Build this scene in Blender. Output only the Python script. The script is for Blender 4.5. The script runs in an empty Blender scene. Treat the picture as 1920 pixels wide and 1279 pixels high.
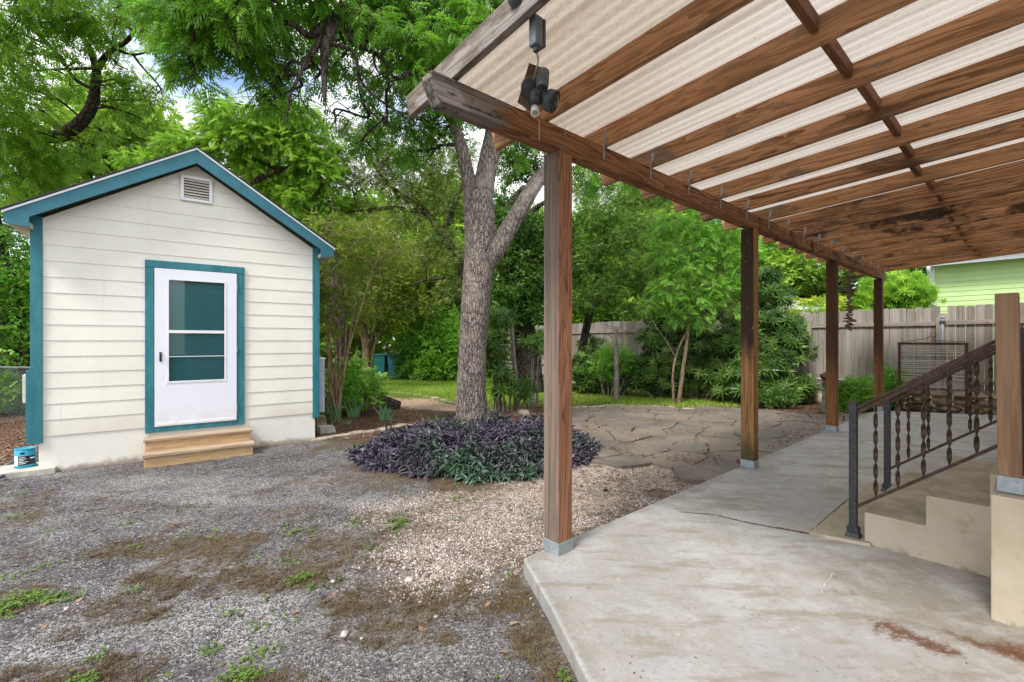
import bpy, math, random
import numpy as np
from mathutils import Vector, Matrix
random.seed(7); RNG = np.random.default_rng(7)
R = math.radians
SC = bpy.context.scene
COL = SC.collection

# ------------------------------------------------------------------ camera
F = 857.0                                   # focal length in pixels of the 1920 px wide photograph
cam_d = bpy.data.cameras.new('camera'); cam = bpy.data.objects.new('camera', cam_d); COL.objects.link(cam)
cam_d.sensor_width = 36; cam_d.lens = 36*F/1920; cam_d.clip_end = 500; cam_d.clip_start = .05
cam.location = (0, 0, 1.5); cam.rotation_euler = (R(90), 0, 0)
SC.camera = cam
# ------------------------------------------------------------------ world, sun, exposure
SUN_EL, SUN_AZ = R(52), R(215)               # azimuth from +Y clockwise (sun behind the camera, a little left)
w = bpy.data.worlds.new('World'); SC.world = w; w.use_nodes = True
nt = w.node_tree; nt.nodes.clear()
def WN(t, **k):
    n = nt.nodes.new(t)
    for a, b in k.items(): setattr(n, a, b)
    return n
wo = WN('ShaderNodeOutputWorld'); bg = WN('ShaderNodeBackground'); bg2 = WN('ShaderNodeBackground')
sky = WN('ShaderNodeTexSky', sky_type='NISHITA', sun_disc=False, sun_elevation=SUN_EL, sun_rotation=SUN_AZ)
bg.inputs[1].default_value = .15
nt.links.new(sky.outputs[0], bg.inputs[0])
bg2.inputs[0].default_value = (1, 1.0, 1.0, 1); bg2.inputs[1].default_value = .95
tc = WN('ShaderNodeTexCoord'); mp = WN('ShaderNodeMapping'); mp.inputs['Scale'].default_value = (1, 1, 2.2); mp.inputs['Location'].default_value = (3.1, .4, 0)
ns = WN('ShaderNodeTexNoise'); ns.inputs['Scale'].default_value = 2.6; ns.inputs['Detail'].default_value = 7; ns.inputs['Roughness'].default_value = .55
cr = WN('ShaderNodeValToRGB'); cr.color_ramp.elements[0].position = .36; cr.color_ramp.elements[1].position = .54
mx = WN('ShaderNodeMixShader')
for a, b in ((tc.outputs['Generated'], mp.inputs[0]), (mp.outputs[0], ns.inputs['Vector']), (ns.outputs[0], cr.inputs[0]),
             (cr.outputs[0], mx.inputs[0]), (bg.outputs[0], mx.inputs[1]), (bg2.outputs[0], mx.inputs[2]), (mx.outputs[0], wo.inputs[0])):
    nt.links.new(a, b)
sun_d = bpy.data.lights.new('sun', 'SUN'); sun = bpy.data.objects.new('sun', sun_d); COL.objects.link(sun)
sun_d.energy = 2.0; sun_d.angle = R(13); sun_d.color = (1, .96, .9)
sd = Vector((math.sin(SUN_AZ)*math.cos(SUN_EL), math.cos(SUN_AZ)*math.cos(SUN_EL), math.sin(SUN_EL)))
sun.rotation_euler = sd.to_track_quat('Z', 'Y').to_euler()
SC.view_settings.view_transform = 'Standard'; SC.view_settings.look = 'None'; SC.view_settings.gamma = 1
SC.view_settings.exposure = 1.02
SC.render.engine = 'CYCLES'
SC.cycles.max_bounces = 8; SC.cycles.diffuse_bounces = 4; SC.cycles.transmission_bounces = 5; SC.cycles.transparent_max_bounces = 6
SC.cycles.caustics_reflective = False; SC.cycles.caustics_refractive = False

# ------------------------------------------------------------------ helpers
def W(px, py, Y): return ((px-960)/F*Y, Y, 1.5-(py-639.5)/F*Y)
def G(px, py, z=0.):
    Y = (1.5-z)*F/(py-639.5); return ((px-960)/F*Y, Y, z)
def tag(o, label=None, cat=None, group=None, kind=None):
    if label: o['label'] = label
    if cat: o['category'] = cat
    if group: o['group'] = group
    if kind: o['kind'] = kind
    return o
def thing(name, label, cat, loc=(0, 0, 0), rz=0, group=None):
    o = bpy.data.objects.new(name, None); o.empty_display_size = .1; COL.objects.link(o)
    o.location = loc; o.rotation_euler = (0, 0, rz)
    return tag(o, label, cat, group)
def kids(o): return [c for c in COL.objects if c.parent == o]
def copy_tree(o, loc, rz, label=None):
    c = o.copy(); COL.objects.link(c); c.location = loc; c.rotation_euler = (0, 0, rz)
    if label: c['label'] = label
    for k in kids(o):
        d = k.copy(); COL.objects.link(d); d.parent = c
        for g in kids(k):
            e = g.copy(); COL.objects.link(e); e.parent = d
    return c

def link_mesh(name, me, mat, parent=None, smooth=False, bevel=0):
    o = bpy.data.objects.new(name, me); COL.objects.link(o)
    if mat: me.materials.append(mat)
    if parent: o.parent = parent
    if smooth: me.polygons.foreach_set('use_smooth', [True]*len(me.polygons))
    if bevel:
        m = o.modifiers.new('bevel', 'BEVEL'); m.width = bevel; m.segments = 2; m.limit_method = 'ANGLE'; m.harden_normals = False
    return o

class MB:
    def __init__(s): s.v = []; s.f = []
    def add(s, vs, fs):
        n = len(s.v); s.v += [tuple(p) for p in vs]; s.f += [tuple(i+n for i in f) for f in fs]; return s
    def box(s, x0, x1, y0, y1, z0, z1):
        return s.hexa([(x0,y0,z0),(x1,y0,z0),(x1,y1,z0),(x0,y1,z0),(x0,y0,z1),(x1,y0,z1),(x1,y1,z1),(x0,y1,z1)])
    def hexa(s, c):
        return s.add(c, [(3,2,1,0),(4,5,6,7),(0,1,5,4),(1,2,6,5),(2,3,7,6),(3,0,4,7)])
    def rbox(s, c, size, rot):          # centre, full size, euler
        m = Matrix.Translation(c) @ rot.to_matrix().to_4x4() if hasattr(rot, 'to_matrix') else Matrix.Translation(c) @ rot
        x, y, z = (q/2 for q in size)
        return s.hexa([m @ Vector(p) for p in ((-x,-y,-z),(x,-y,-z),(x,y,-z),(-x,y,-z),(-x,-y,z),(x,-y,z),(x,y,z),(-x,y,z))])
    def prism(s, poly, f0, f1):         # poly: 2D points; f0, f1 map a point to 3D
        n = len(poly)
        return s.add([f0(p) for p in poly]+[f1(p) for p in poly],
                     [tuple(range(n-1, -1, -1)), tuple(range(n, 2*n))]+[(i, (i+1) % n, (i+1) % n+n, i+n) for i in range(n)])
    def tube(s, pts, rad, n=10, cap=True, flat=None, rough=0):
        pts = [Vector(p) for p in pts]; rad = rad if hasattr(rad, '__len__') else [rad]*len(pts)
        base = len(s.v); up = Vector((0, 0, 1)); nrm = None
        for i, p in enumerate(pts):
            t = (pts[min(i+1, len(pts)-1)]-pts[max(i-1, 0)])
            t = t.normalized() if t.length > 1e-9 else up
            if nrm is None: nrm = t.orthogonal().normalized()
            nrm = (nrm-t*nrm.dot(t)).normalized(); b = t.cross(nrm)
            for k in range(n):
                a = 2*math.pi*k/n; r = rad[i]*(1+(rough*(random.random()-.5) if rough else 0))
                s.v.append(tuple(p+nrm*(r*math.cos(a))+b*(r*math.sin(a))*(flat or 1)))
        for i in range(len(pts)-1):
            for k in range(n):
                a = base+i*n+k; b = base+i*n+(k+1) % n
                s.f.append((a, b, b+n, a+n))
        if cap:
            s.f.append(tuple(base+k for k in range(n-1, -1, -1))); s.f.append(tuple(base+(len(pts)-1)*n+k for k in range(n)))
        return s
    def lathe(s, prof, c=(0, 0, 0), n=24, m=None):   # prof: (radius, height)
        base = len(s.v)
        for r, h in prof:
            for k in range(n):
                a = 2*math.pi*k/n; p = Vector((r*math.cos(a), r*math.sin(a), h))
                if m: p = m @ p
                s.v.append(tuple(Vector(c)+p))
        for i in range(len(prof)-1):
            for k in range(n):
                a = base+i*n+k; b = base+i*n+(k+1) % n; s.f.append((a, b, b+n, a+n))
        s.f.append(tuple(base+k for k in range(n-1, -1, -1))); s.f.append(tuple(base+(len(prof)-1)*n+k for k in range(n)))
        return s
    def build(s, name, mat, parent=None, smooth=False, bevel=0, label=None):
        me = bpy.data.meshes.new(name); me.from_pydata(s.v, [], s.f); me.update()
        o = link_mesh(name, me, mat, parent, smooth, bevel)
        if label: o['label'] = label
        return o

def smooth_line(pts, k=4):
    P = [np.array(p, float) for p in pts]; out = []
    for i in range(len(P)-1):
        p0 = P[max(i-1, 0)]; p1 = P[i]; p2 = P[i+1]; p3 = P[min(i+2, len(P)-1)]
        for j in range(k):
            t = j/k; out.append(.5*((2*p1)+(-p0+p2)*t+(2*p0-5*p1+4*p2-p3)*t*t+(-p0+3*p1-3*p2+p3)*t**3))
    out.append(P[-1]); return out
def clip(poly, nx, ny, c):               # keep nx*x+ny*y <= c
    out = []
    for i, p in enumerate(poly):
        q = poly[(i+1) % len(poly)]; dp = nx*p[0]+ny*p[1]-c; dq = nx*q[0]+ny*q[1]-c
        if dp <= 0: out.append(p)
        if (dp < 0) != (dq < 0) and dp != dq:
            t = dp/(dp-dq); out.append((p[0]+(q[0]-p[0])*t, p[1]+(q[1]-p[1])*t))
    return out
def inside(poly, x, y):
    c = np.zeros(x.shape, bool); n = len(poly)
    for i in range(n):
        x0, y0 = poly[i][:2]; x1, y1 = poly[(i+1) % n][:2]
        c ^= ((y0 > y) != (y1 > y)) & (x < (x1-x0)*(y-y0)/((y1-y0) or 1e-9)+x0)
    return c
def sdist(poly, x, y):                   # negative inside
    d = np.full(x.shape, 1e9); n = len(poly)
    for i in range(n):
        x0, y0 = poly[i][:2]; x1, y1 = poly[(i+1) % n][:2]; dx, dy = x1-x0, y1-y0
        t = np.clip(((x-x0)*dx+(y-y0)*dy)/(dx*dx+dy*dy+1e-12), 0, 1)
        d = np.minimum(d, np.hypot(x-x0-t*dx, y-y0-t*dy))
    return np.where(inside(poly, x, y), -d, d)
_tab = RNG.random((256, 256))
def vnoise(x, y):
    xi = np.floor(x).astype(int); yi = np.floor(y).astype(int); fx = x-xi; fy = y-yi
    fx = fx*fx*(3-2*fx); fy = fy*fy*(3-2*fy); g = lambda a, b: _tab[a & 255, b & 255]
    return (g(xi, yi)*(1-fx)+g(xi+1, yi)*fx)*(1-fy)+(g(xi, yi+1)*(1-fx)+g(xi+1, yi+1)*fx)*fy
def fbm(x, y, s=1., o=4):
    r = 0; a = .5
    for k in range(o): r = r+a*vnoise(x*s+17.3*k, y*s+31.7*k); s *= 2.03; a *= .5
    return r/(1-.5**o)
def sstep(a, b, x): t = np.clip((x-a)/(b-a), 0, 1); return t*t*(3-2*t)

# ---- scattered templates (leaves, chips): one mesh from many placed copies
def T_leaf(L, w, fold=.15, droop=.12):   # one leaf as a folded rhombus, along +x
    return np.array([(0,0,0),(L*.45,w/2,fold*w-droop*L*.25),(L,0,-droop*L),(L*.45,-w/2,fold*w-droop*L*.25)]), [(0,1,2,3)]
def T_join(parts):
    V = []; Fs = []; n = 0
    for v, f in parts:
        V.append(v); Fs += [tuple(i+n for i in q) for q in f]; n += len(v)
    return np.vstack(V), Fs
def rotz(v, a): c, s = math.cos(a), math.sin(a); return v @ np.array([[c, s, 0], [-s, c, 0], [0, 0, 1]])
def roty(v, a): c, s = math.cos(a), math.sin(a); return v @ np.array([[c, 0, -s], [0, 1, 0], [s, 0, c]])
def T_pinnate(L=.3, n=5, ll=.11, lw=.032):
    P = []
    for i in range(n):
        x = L*(.22+.7*i/(n-1)); z = -.25*x*x/L
        for sgn in (1, -1):
            v, f = T_leaf(ll*(.8+.35*math.sin(math.pi*(i+.7)/n)), lw); v = roty(v, .25); v = rotz(v, sgn*(1.05-.12*i))
            P.append((v+np.array([x, 0, z]), f))
    v, f = T_leaf(ll*1.05, lw); P.append((roty(v, .5)+np.array([L*.95, 0, -.25*L]), f))
    return T_join(P)
def T_sprig(n=6, ll=.08, lw=.045, L=.2):
    P = []
    for i in range(n):
        v, f = T_leaf(ll, lw); v = roty(v, random.uniform(-.4, .6)); v = rotz(v, random.choice((1, -1))*random.uniform(.3, 1.3))
        P.append((v+np.array([L*i/n, 0, random.uniform(-.02, .02)]), f))
    return T_join(P)
def T_rosette(n=16, ll=.17, lw=.03):
    P = []
    for i in range(n):
        el = .15+1.0*(i/n); v = np.array([(0,0,0),(ll*.4,lw/2,.01),(ll,0,-.03),(ll*.4,-lw/2,.01)])
        v = roty(v, -el+random.uniform(-.15, .15)); v = rotz(v, i*2.4); P.append((v, [(0, 1, 2, 3)]))
    v, f = T_join(P); return v, f
T_CHIP = (np.array([(.5,0,0),(0,.42,.05),(-.5,.08,0),(0,-.45,-.02),(.05,0,.28),(0,.05,-.25)]),
          [(0,1,4),(1,2,4),(2,3,4),(3,0,4),(1,0,5),(2,1,5),(3,2,5),(0,3,5)])

def scatter(name, tmpl, pos, dirs, scale, mat, parent=None, up=None, roll=.6, var=None, smooth=False):
    V, Fs = tmpl; pos = np.asarray(pos, float); N = len(pos)
    x = np.asarray(dirs, float); x = x/(np.linalg.norm(x, axis=1, keepdims=True)+1e-9)
    u = np.array([[0, 0, 1.]])+RNG.normal(0, roll, (N, 3)) if up is None else np.asarray(up, float)
    y = np.cross(u, x); y /= np.linalg.norm(y, axis=1, keepdims=True)+1e-9; z = np.cross(x, y)
    M = np.stack([x, y, z], 1)*np.broadcast_to(np.asarray(scale, float).reshape(-1, 1, 1), (N, 1, 1))
    vs = np.einsum('vk,nkj->nvj', V, M)+pos[:, None, :]
    nv = len(V); k = len(Fs[0]); fa = np.array([f for f in Fs if len(f) == k])
    idx = (fa[None]+np.arange(N)[:, None, None]*nv).reshape(-1)
    nf = len(fa)*N
    me = bpy.data.meshes.new(name); me.vertices.add(N*nv); me.vertices.foreach_set('co', vs.reshape(-1).astype(np.float32))
    me.loops.add(nf*k); me.loops.foreach_set('vertex_index', idx.astype(np.int32))
    me.polygons.add(nf); me.polygons.foreach_set('loop_start', np.arange(0, nf*k, k, dtype=np.int32))
    a = me.attributes.new('v', 'FLOAT', 'POINT')
    vv = RNG.random(N) if var is None else np.asarray(var)
    a.data.foreach_set('value', np.repeat(vv, nv).astype(np.float32))
    me.update(calc_edges=True)
    return link_mesh(name, me, mat, parent, smooth)
def in_blobs(blobs, n, shell=.5):        # blobs: (x,y,z,rx,ry,rz); points biased to the outside, with directions outward
    B = np.array(blobs, float); wgt = (B[:, 3]*B[:, 4]*B[:, 5])**.75; idx = RNG.choice(len(B), n, p=wgt/wgt.sum())
    d = RNG.normal(size=(n, 3)); d /= np.linalg.norm(d, axis=1, keepdims=True)
    r = shell+(1-shell)*RNG.random(n)**.7; r = np.where(RNG.random(n) < .3, r*RNG.random(n)**.4, r); r *= 1+RNG.normal(0, .1, n)
    return B[idx, :3]+d*B[idx, 3:]*r[:, None], d, idx

# ---- node materials
class NM:
    def __init__(s, name):
        s.m = bpy.data.materials.new(name); s.m.use_nodes = True; s.t = s.m.node_tree; s.t.nodes.clear()
        s.out = s.n('ShaderNodeOutputMaterial')
    def n(s, t, **k):
        q = s.t.nodes.new(t)
        for a, b in k.items(): setattr(q, a, b)
        return q
    def l(s, a, b): s.t.links.new(a, b)
    def put(s, sock, v):
        if hasattr(v, 'is_output') or isinstance(v, bpy.types.NodeSocket): s.l(v, sock)
        elif v is not None:
            if sock.type == 'RGBA' and len(v) == 3: v = (*v, 1)
            sock.default_value = v
    def coord(s, kind='Object', rnd=0, scale=(1, 1, 1), rot=(0, 0, 0)):
        c = s.n('ShaderNodeTexCoord').outputs[kind]
        if rnd:
            oi = s.n('ShaderNodeObjectInfo'); m = s.n('ShaderNodeMath', operation='MULTIPLY'); s.l(oi.outputs['Random'], m.inputs[0]); m.inputs[1].default_value = rnd
            a = s.n('ShaderNodeVectorMath', operation='ADD'); s.l(c, a.inputs[0]); s.l(m.outputs[0], a.inputs[1]); c = a.outputs[0]
        mp = s.n('ShaderNodeMapping'); mp.inputs['Scale'].default_value = scale; mp.inputs['Rotation'].default_value = rot; s.l(c, mp.inputs[0]); return mp.outputs[0]
    def noise(s, vec, scale=1, detail=6, rough=.6, dist=0, lo=None, hi=None):
        q = s.n('ShaderNodeTexNoise'); q.inputs['Scale'].default_value = scale; q.inputs['Detail'].default_value = detail
        q.inputs['Roughness'].default_value = rough; q.inputs['Distortion'].default_value = dist; s.l(vec, q.inputs['Vector'])
        return q.outputs[0] if lo is None else s.rng(q.outputs[0], lo, hi)
    def rng(s, v, lo, hi, a=0., b=1.):
        q = s.n('ShaderNodeMapRange', interpolation_type='SMOOTHSTEP'); s.l(v, q.inputs[0]); q.inputs[1].default_value = lo; q.inputs[2].default_value = hi
        q.inputs[3].default_value = a; q.inputs[4].default_value = b; return q.outputs[0]
    def vor(s, vec, scale=1, feature='F1', out=0, rnd=1):
        q = s.n('ShaderNodeTexVoronoi', feature=feature); q.inputs['Scale'].default_value = scale; q.inputs['Randomness'].default_value = rnd
        s.l(vec, q.inputs['Vector']); return q.outputs[out]
    def mix(s, f, a, b, mode='MIX'):
        q = s.n('ShaderNodeMix', data_type='RGBA', blend_type=mode); s.put(q.inputs[0], f); s.put(q.inputs[6], a); s.put(q.inputs[7], b); return q.outputs[2]
    def math(s, op, a, b=0.):
        q = s.n('ShaderNodeMath', operation=op); s.put(q.inputs[0], a); s.put(q.inputs[1], b); return q.outputs[0]
    def attr(s, name, out=2): q = s.n('ShaderNodeAttribute', attribute_name=name); return q.outputs[out]
    def ramp(s, v, stops):
        q = s.n('ShaderNodeValToRGB'); e = q.color_ramp.elements
        while len(e) < len(stops): e.new(.5)
        for i, (p, c) in enumerate(stops): e[i].position = p; e[i].color = (*c, 1)
        s.l(v, q.inputs[0]); return q.outputs[0]
    def bump(s, h, strength=.3, dist=.01, prev=None):
        q = s.n('ShaderNodeBump'); q.inputs['Strength'].default_value = strength; q.inputs['Distance'].default_value = dist; s.l(h, q.inputs['Height'])
        if prev: s.l(prev, q.inputs['Normal'])
        return q.outputs[0]
    def done(s, col, rough=.7, bump=None, metal=0, spec=.4, transl=None, **k):
        p = s.n('ShaderNodeBsdfPrincipled'); s.put(p.inputs['Base Color'], col); s.put(p.inputs['Roughness'], rough); s.put(p.inputs['Metallic'], metal)
        p.inputs['Specular IOR Level'].default_value = spec
        for a, b in k.items(): s.put(p.inputs[a.replace('_', ' ')], b)
        if bump: s.l(bump, p.inputs['Normal'])
        sh = p.outputs[0]
        if transl:
            f, c = transl; t = s.n('ShaderNodeBsdfTranslucent'); s.put(t.inputs[0], c); mx = s.n('ShaderNodeMixShader'); mx.inputs[0].default_value = f
            s.l(sh, mx.inputs[1]); s.l(t.outputs[0], mx.inputs[2]); sh = mx.outputs[0]
        s.l(sh, s.out.inputs[0]); return s.m

def m_plain(name, col, rough=.6, var=.15, scale=6, metal=0, spec=.4, bump=.1):
    s = NM(name); c = s.coord(); n = s.noise(c, scale, 6); f = s.noise(c, scale*12, 4)
    cc = s.mix(s.rng(n, .3, .7), tuple(x*(1-var) for x in col), tuple(min(1, x*(1+var)) for x in col))
    return s.done(cc, rough, s.bump(f, bump, .004), metal, spec)
def m_wood(name, axis, light, dark, stain=.5, grey=0., mildew=None, rough=.75, greyc=(.28, .25, .22), face=None, moss=None, ringw=.28, endgrey=None, vary=0):
    s = NM(name); al, ac = 1.2, 28
    sc = [ac]*3; sc[axis] = al*.8
    c = s.coord('Object', 43, tuple(sc)); g = s.noise(c, 1, 9, .65, 1.2)
    sc2 = [5.]*3; sc2[axis] = 1.1; c2 = s.coord('Object', 71, tuple(sc2)); big = s.noise(c2, 1, 5, .6, .6)
    sc3 = [7.]*3; sc3[axis] = 1.6; c3 = s.coord('Object', 19, tuple(sc3)); kn = s.vor(c3, 1)
    fine = s.noise(s.coord('Object', 11, tuple(q*4 if i != axis else q*3 for i, q in enumerate(sc))), 1, 4)
    sc4 = [9.]*3; sc4[axis] = .55; cath = s.noise(s.coord('Object', 57, tuple(sc4)), 1, 3, .5, .8); rings = s.math('FRACT', s.math('MULTIPLY', cath, 11.)); gg = s.math('ADD', s.math('MULTIPLY', g, 1-ringw), s.math('MULTIPLY', s.rng(rings, 0., .9), ringw))
    col = s.mix(s.rng(gg, .30, .66), dark, light); col = s.mix(s.rng(fine, .60, .75), col, tuple(q*.55 for q in dark))
    col = s.mix(s.math('MULTIPLY', s.rng(big, .50, .72), stain), col, tuple(q*.28 for q in dark))
    col = s.mix(s.rng(kn, .10, .05), col, tuple(q*.3 for q in dark))
    oi = s.n('ShaderNodeObjectInfo'); col = s.mix(s.math('MULTIPLY', oi.outputs['Random'], .35), col, tuple(min(1, q*1.45) for q in light))
    if grey or face:
        gm = s.noise(s.coord('Object', 7, tuple(1.8 if i == axis else 6 for i in range(3))), 1, 8, .7)
        gf = s.rng(gm, .62-.5*grey, .70-.42*grey)
        if face is not None:
            gn = s.n('ShaderNodeNewGeometry'); d = s.n('ShaderNodeVectorMath', operation='DOT_PRODUCT'); s.l(gn.outputs['Normal'], d.inputs[0]); d.inputs[1].default_value = face
            gf = s.math('MULTIPLY', gf, s.rng(d.outputs['Value'], .3, .8))
        col = s.mix(gf, col, s.mix(s.rng(g, .3, .7), tuple(q*.45 for q in greyc), greyc))
    if vary:
        vv = s.attr('v'); col = s.mix(s.rng(vv, .45, 1, 0, vary), col, tuple(q*.45 for q in light)); col = s.mix(s.rng(vv, .55, 0, 0, vary*.8), col, greyc)
    if endgrey:                                 # end weathered to grey and black lichen, ragged boundary
        sep = s.n('ShaderNodeSeparateXYZ'); s.l(s.coord('Object'), sep.inputs[0]); en = s.noise(s.coord('Object', 0, (2.5, 14, 14)), 1, 7, .7)
        ef = s.rng(s.math('ADD', sep.outputs[0], s.math('MULTIPLY', en, .9)), endgrey+.16, endgrey)
        eg = s.mix(s.rng(g, .38, .62), (.05, .037, .028), (.25, .215, .19)); eg = s.mix(s.rng(s.noise(s.coord('Object', 0, (9, 22, 22)), 1, 7, .75), .54, .62), eg, (.035, .035, .025)); col = s.mix(ef, col, eg)
    if mildew:                                  # dark mildew that gathers along one stretch of the row (object x)
        sep = s.n('ShaderNodeSeparateXYZ'); s.l(s.coord('Object'), sep.inputs[0])
        band = s.math('MULTIPLY', s.rng(sep.outputs[0], mildew[0], mildew[0]+1.2), s.rng(sep.outputs[0], mildew[1]+1.2, mildew[1]))
        mm = s.noise(s.coord('Object', 0, (2.2, 1.3, 2.2)), 1, 7, .65)
        col = s.mix(s.math('MULTIPLY', s.math('MULTIPLY', s.rng(mm, .52, .62), band), .9), col, (.012, .010, .009))
    if moss:
        sep = s.n('ShaderNodeSeparateXYZ'); s.l(s.coord('Object'), sep.inputs[0])
        h = s.math('ADD', sep.outputs[2], s.noise(s.coord('Object', 3, (6, 6, 3)), 1, 5))
        col = s.mix(s.math('MULTIPLY', s.rng(h, moss+.9, moss+.3), .75), col, (.06, .07, .02))
    b = s.bump(g, .35, .006); b = s.bump(fine, .25, .002, b)
    return s.done(col, rough, b, spec=.25)
LG = 1.55
def m_leaf(name, cols, rough=.45, tr=.35, trc=None, big=.6, tint=(1.25, 1.02, .8)):
    cols = [tuple(min(.8, q*LG*m_) for q, m_ in zip(c_, tint)) for c_ in cols]
    s = NM(name); v = s.attr('v'); c = s.coord('Object'); n = s.noise(c, big, 3)
    f = s.math('ADD', s.math('MULTIPLY', v, .65), s.rng(n, .35, .65, 0, .35))
    k = len(cols)-1; col = s.ramp(f, [(i/k, q) for i, q in enumerate(cols)])
    g = s.mix(.5, col, trc or tuple(min(1, q*1.6) for q in cols[-1]))
    return s.done(col, rough, spec=.35, transl=(tr, g))

# ================================================================== GROUND
A = np.array([.7547, .6561]); B = np.array([.6561, -.7547]); P1 = np.array([.302, 2.973])
ANG = math.atan2(A[1], A[0])
def TS(t, s): q = P1+A*t+B*s; return (q[0], q[1])
def gp(*pp): return [G(a, b)[:2] for a, b in pp]
SLAB = [(.0754, 2.937), (.20, 2.44), (.317, 1.876), (.62, .6), (.8, -1.2), (5.5, -1.2), (13, 6.2), (9.22, 8.66), (7.42, 9.26), TS(9.0, -.14), TS(-.18, -.14)]
BED = [(-1.85, 6.45), (-2.05, 6.0), (-1.75, 5.5), (-1.15, 5.12), (-.5, 4.9), (.1, 4.95), (.5, 5.3), (.92, 5.8), (1.1, 6.4), (1.0, 7.0), (.6, 7.5), (-.3, 7.5), (-1.2, 7.2)]
Z_PINK = gp((770, 930), (900, 925), (1000, 905), (1130, 850), (1345, 884), (1180, 965), (1075, 1012), (1020, 1034), (975, 1050), (880, 1075), (780, 1080), (760, 1010))
Z_PINK2 = gp((840, 935), (1010, 905), (1150, 850), (1340, 885), (1250, 930), (1100, 960))
Z_DRIVE = [(-9, -2), (-9, 4.2), (-5.6, 5.0), (-5.2, 5.35), (-3.0, 6.9), (-2.5, 6.9), (-2.1, 6.4), (-1.9, 5.3), (-.9, 4.85), (-.75, 4.4), (-.9, 3.5), (.1, 2.9), (.2, 2.4), (.33, 1.9), (.8, -.3), (.8, -2)]
Z_MULCH = [(-2.9, 7.0), (-2.45, 7.0), (-1.9, 7.3), (-1.0, 7.4), (-.6, 8.3), (-1.6, 8.8), (-2.4, 10.4), (-4.2, 11.5), (-6, 10)]
Z_MULCH2 = [(-12, 4.4), (-6.1, 5.2), (-5.5, 5.3), (-7.4, 8.2), (-14, 12)]
Z_LITTER = [(.9, 8.3), (1.6, 9.6), (4, 10.6), (6.9, 8.9), (9, 9.6), (12, 10), (3, 17), (2.2, 13.4), (.6, 11.6), (-.5, 8.5)]
Z_PATH = gp((690, 738), (735, 733), (800, 742), (880, 757), (1000, 768), (1000, 780), (840, 772), (760, 766), (700, 756))
Z_LAWN = [(-3.4, 12.6), (-1.6, 11.6), (-.2, 10.5), (2.2, 10.6), (5.1, 10.2), (5.6, 11), (4.6, 13.3), (3.6, 17), (2.4, 22), (-9, 24), (-6, 13.4)]
PATIO = gp((1086, 772), (1150, 765), (1335, 772), (1450, 779), (1556, 787), (1640, 782)) + [TS(5.2, -.17), TS(2.55, -.17)] + gp((1310, 880), (1200, 866), (1130, 852), (1088, 822), (1060, 790))
# brown scrub bands and pale gravel patches of the worn driveway: (px, py, rx, ry, amount)
BROWN = [(330, 1022, 115, 17, 1), (250, 1035, 80, 12, .8), (500, 1090, 170, 20, 1), (600, 1062, 90, 16, .9), (640, 1010, 60, 22, .8), (860, 1130, 220, 26, 1), (690, 1190, 120, 22, .9), (700, 1150, 60, 20, .9),
         (1040, 1180, 60, 70, 1), (1100, 1260, 50, 60, 1), (230, 1150, 70, 35, .8), (240, 1250, 60, 30, .7), (30, 975, 90, 26, .8), (60, 945, 80, 16, .7), (280, 950, 90, 8, .5), (960, 1080, 70, 22, .8), (1010, 1050, 45, 10, 1),
         (700, 905, 60, 14, .7), (650, 870, 60, 10, .6), (640, 835, 60, 8, .9), (580, 965, 60, 14, .5), (20, 1130, 60, 30, .7), (520, 1270, 80, 14, .7), (1180, 960, 100, 7, .7), (1250, 926, 90, 5, .8), (800, 1000, 60, 14, .5)]
PALE = [(655, 988, 34, 20, 1), (655, 1078, 34, 30, .9), (180, 1112, 70, 20, .9), (900, 1145, 50, 12, .8), (760, 1190, 130, 40, .45), (480, 1180, 160, 55, .5), (60, 1230, 110, 40, .6), (390, 935, 190, 12, .5), (230, 930, 80, 8, .5), (540, 905, 80, 10, .4), (350, 1060, 90, 14, .5), (880, 1230, 120, 50, .5)]
def blotch(x, y, L):
    q = np.zeros_like(x); Yc = np.maximum(y, .3); px = 960+x/Yc*F; py = 639.5+1.5*F/Yc
    wob = (fbm(x, y, 2.6, 5)-.5)*2.6+(fbm(x, y, 11., 3)-.5)*1.1
    for a, b, rx, ry, am in L:
        gx, gy, _ = G(a, b); wx = rx/F*gy; wy = abs(G(a, b-ry)[1]-G(a, b+ry)[1])/2
        d = np.hypot((x-gx)/max(wx, .05), (y-gy)/max(wy, .05))+wob
        q = np.maximum(q, am*sstep(1.25, .75, d))
    return q
def zones(x, y):
    e = (fbm(x, y, 2.2, 5)-.5)
    soft = lambda poly, wd, am=.5: sstep(wd, -wd, sdist(poly, x, y)+e*am)
    z = {}
    z['drive'] = soft(Z_DRIVE, .12, .35); z['pink'] = soft(Z_PINK, .30, 1.1)*(.55+.45*sstep(.35, .6, fbm(x+4, y, 5., 4))); z['tan'] = soft(Z_PINK2, .2, .6)
    z['mulch'] = np.maximum(soft(Z_MULCH, .1, .25), soft(Z_MULCH2, .1, .3)); z['litter'] = soft(Z_LITTER, .35, .8)
    z['path'] = soft(Z_PATH, .15, .4); z['lawn'] = soft(Z_LAWN, .45, 1.4)
    z['brown'] = np.maximum(blotch(x, y, BROWN), sstep(.60, .68, fbm(x+9, y, 1.6, 5))*.7)
    edge = sdist(SLAB, x, y); z['brown'] = np.maximum(z['brown'], sstep(.22, .05, edge+e*.2))
    z['brown'] = z['brown']*(.35+.65*sstep(.38, .62, fbm(x+3, y+5, 7., 5)))
    z['pale'] = np.clip(blotch(x, y, PALE)+.65*sstep(.55, .7, fbm(x+70, y+20, 2.1, 5)), 0, 1)
    return z
def ground_h(x, y):
    return .02*(fbm(x, y, .8, 3)-.5)+.010*(fbm(x, y, 5., 3)-.5)
def grid_axis(spec):
    out = []
    for a, b, st in spec: out += list(np.arange(a, b, st))
    return np.array(out+[spec[-1][1]])
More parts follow.
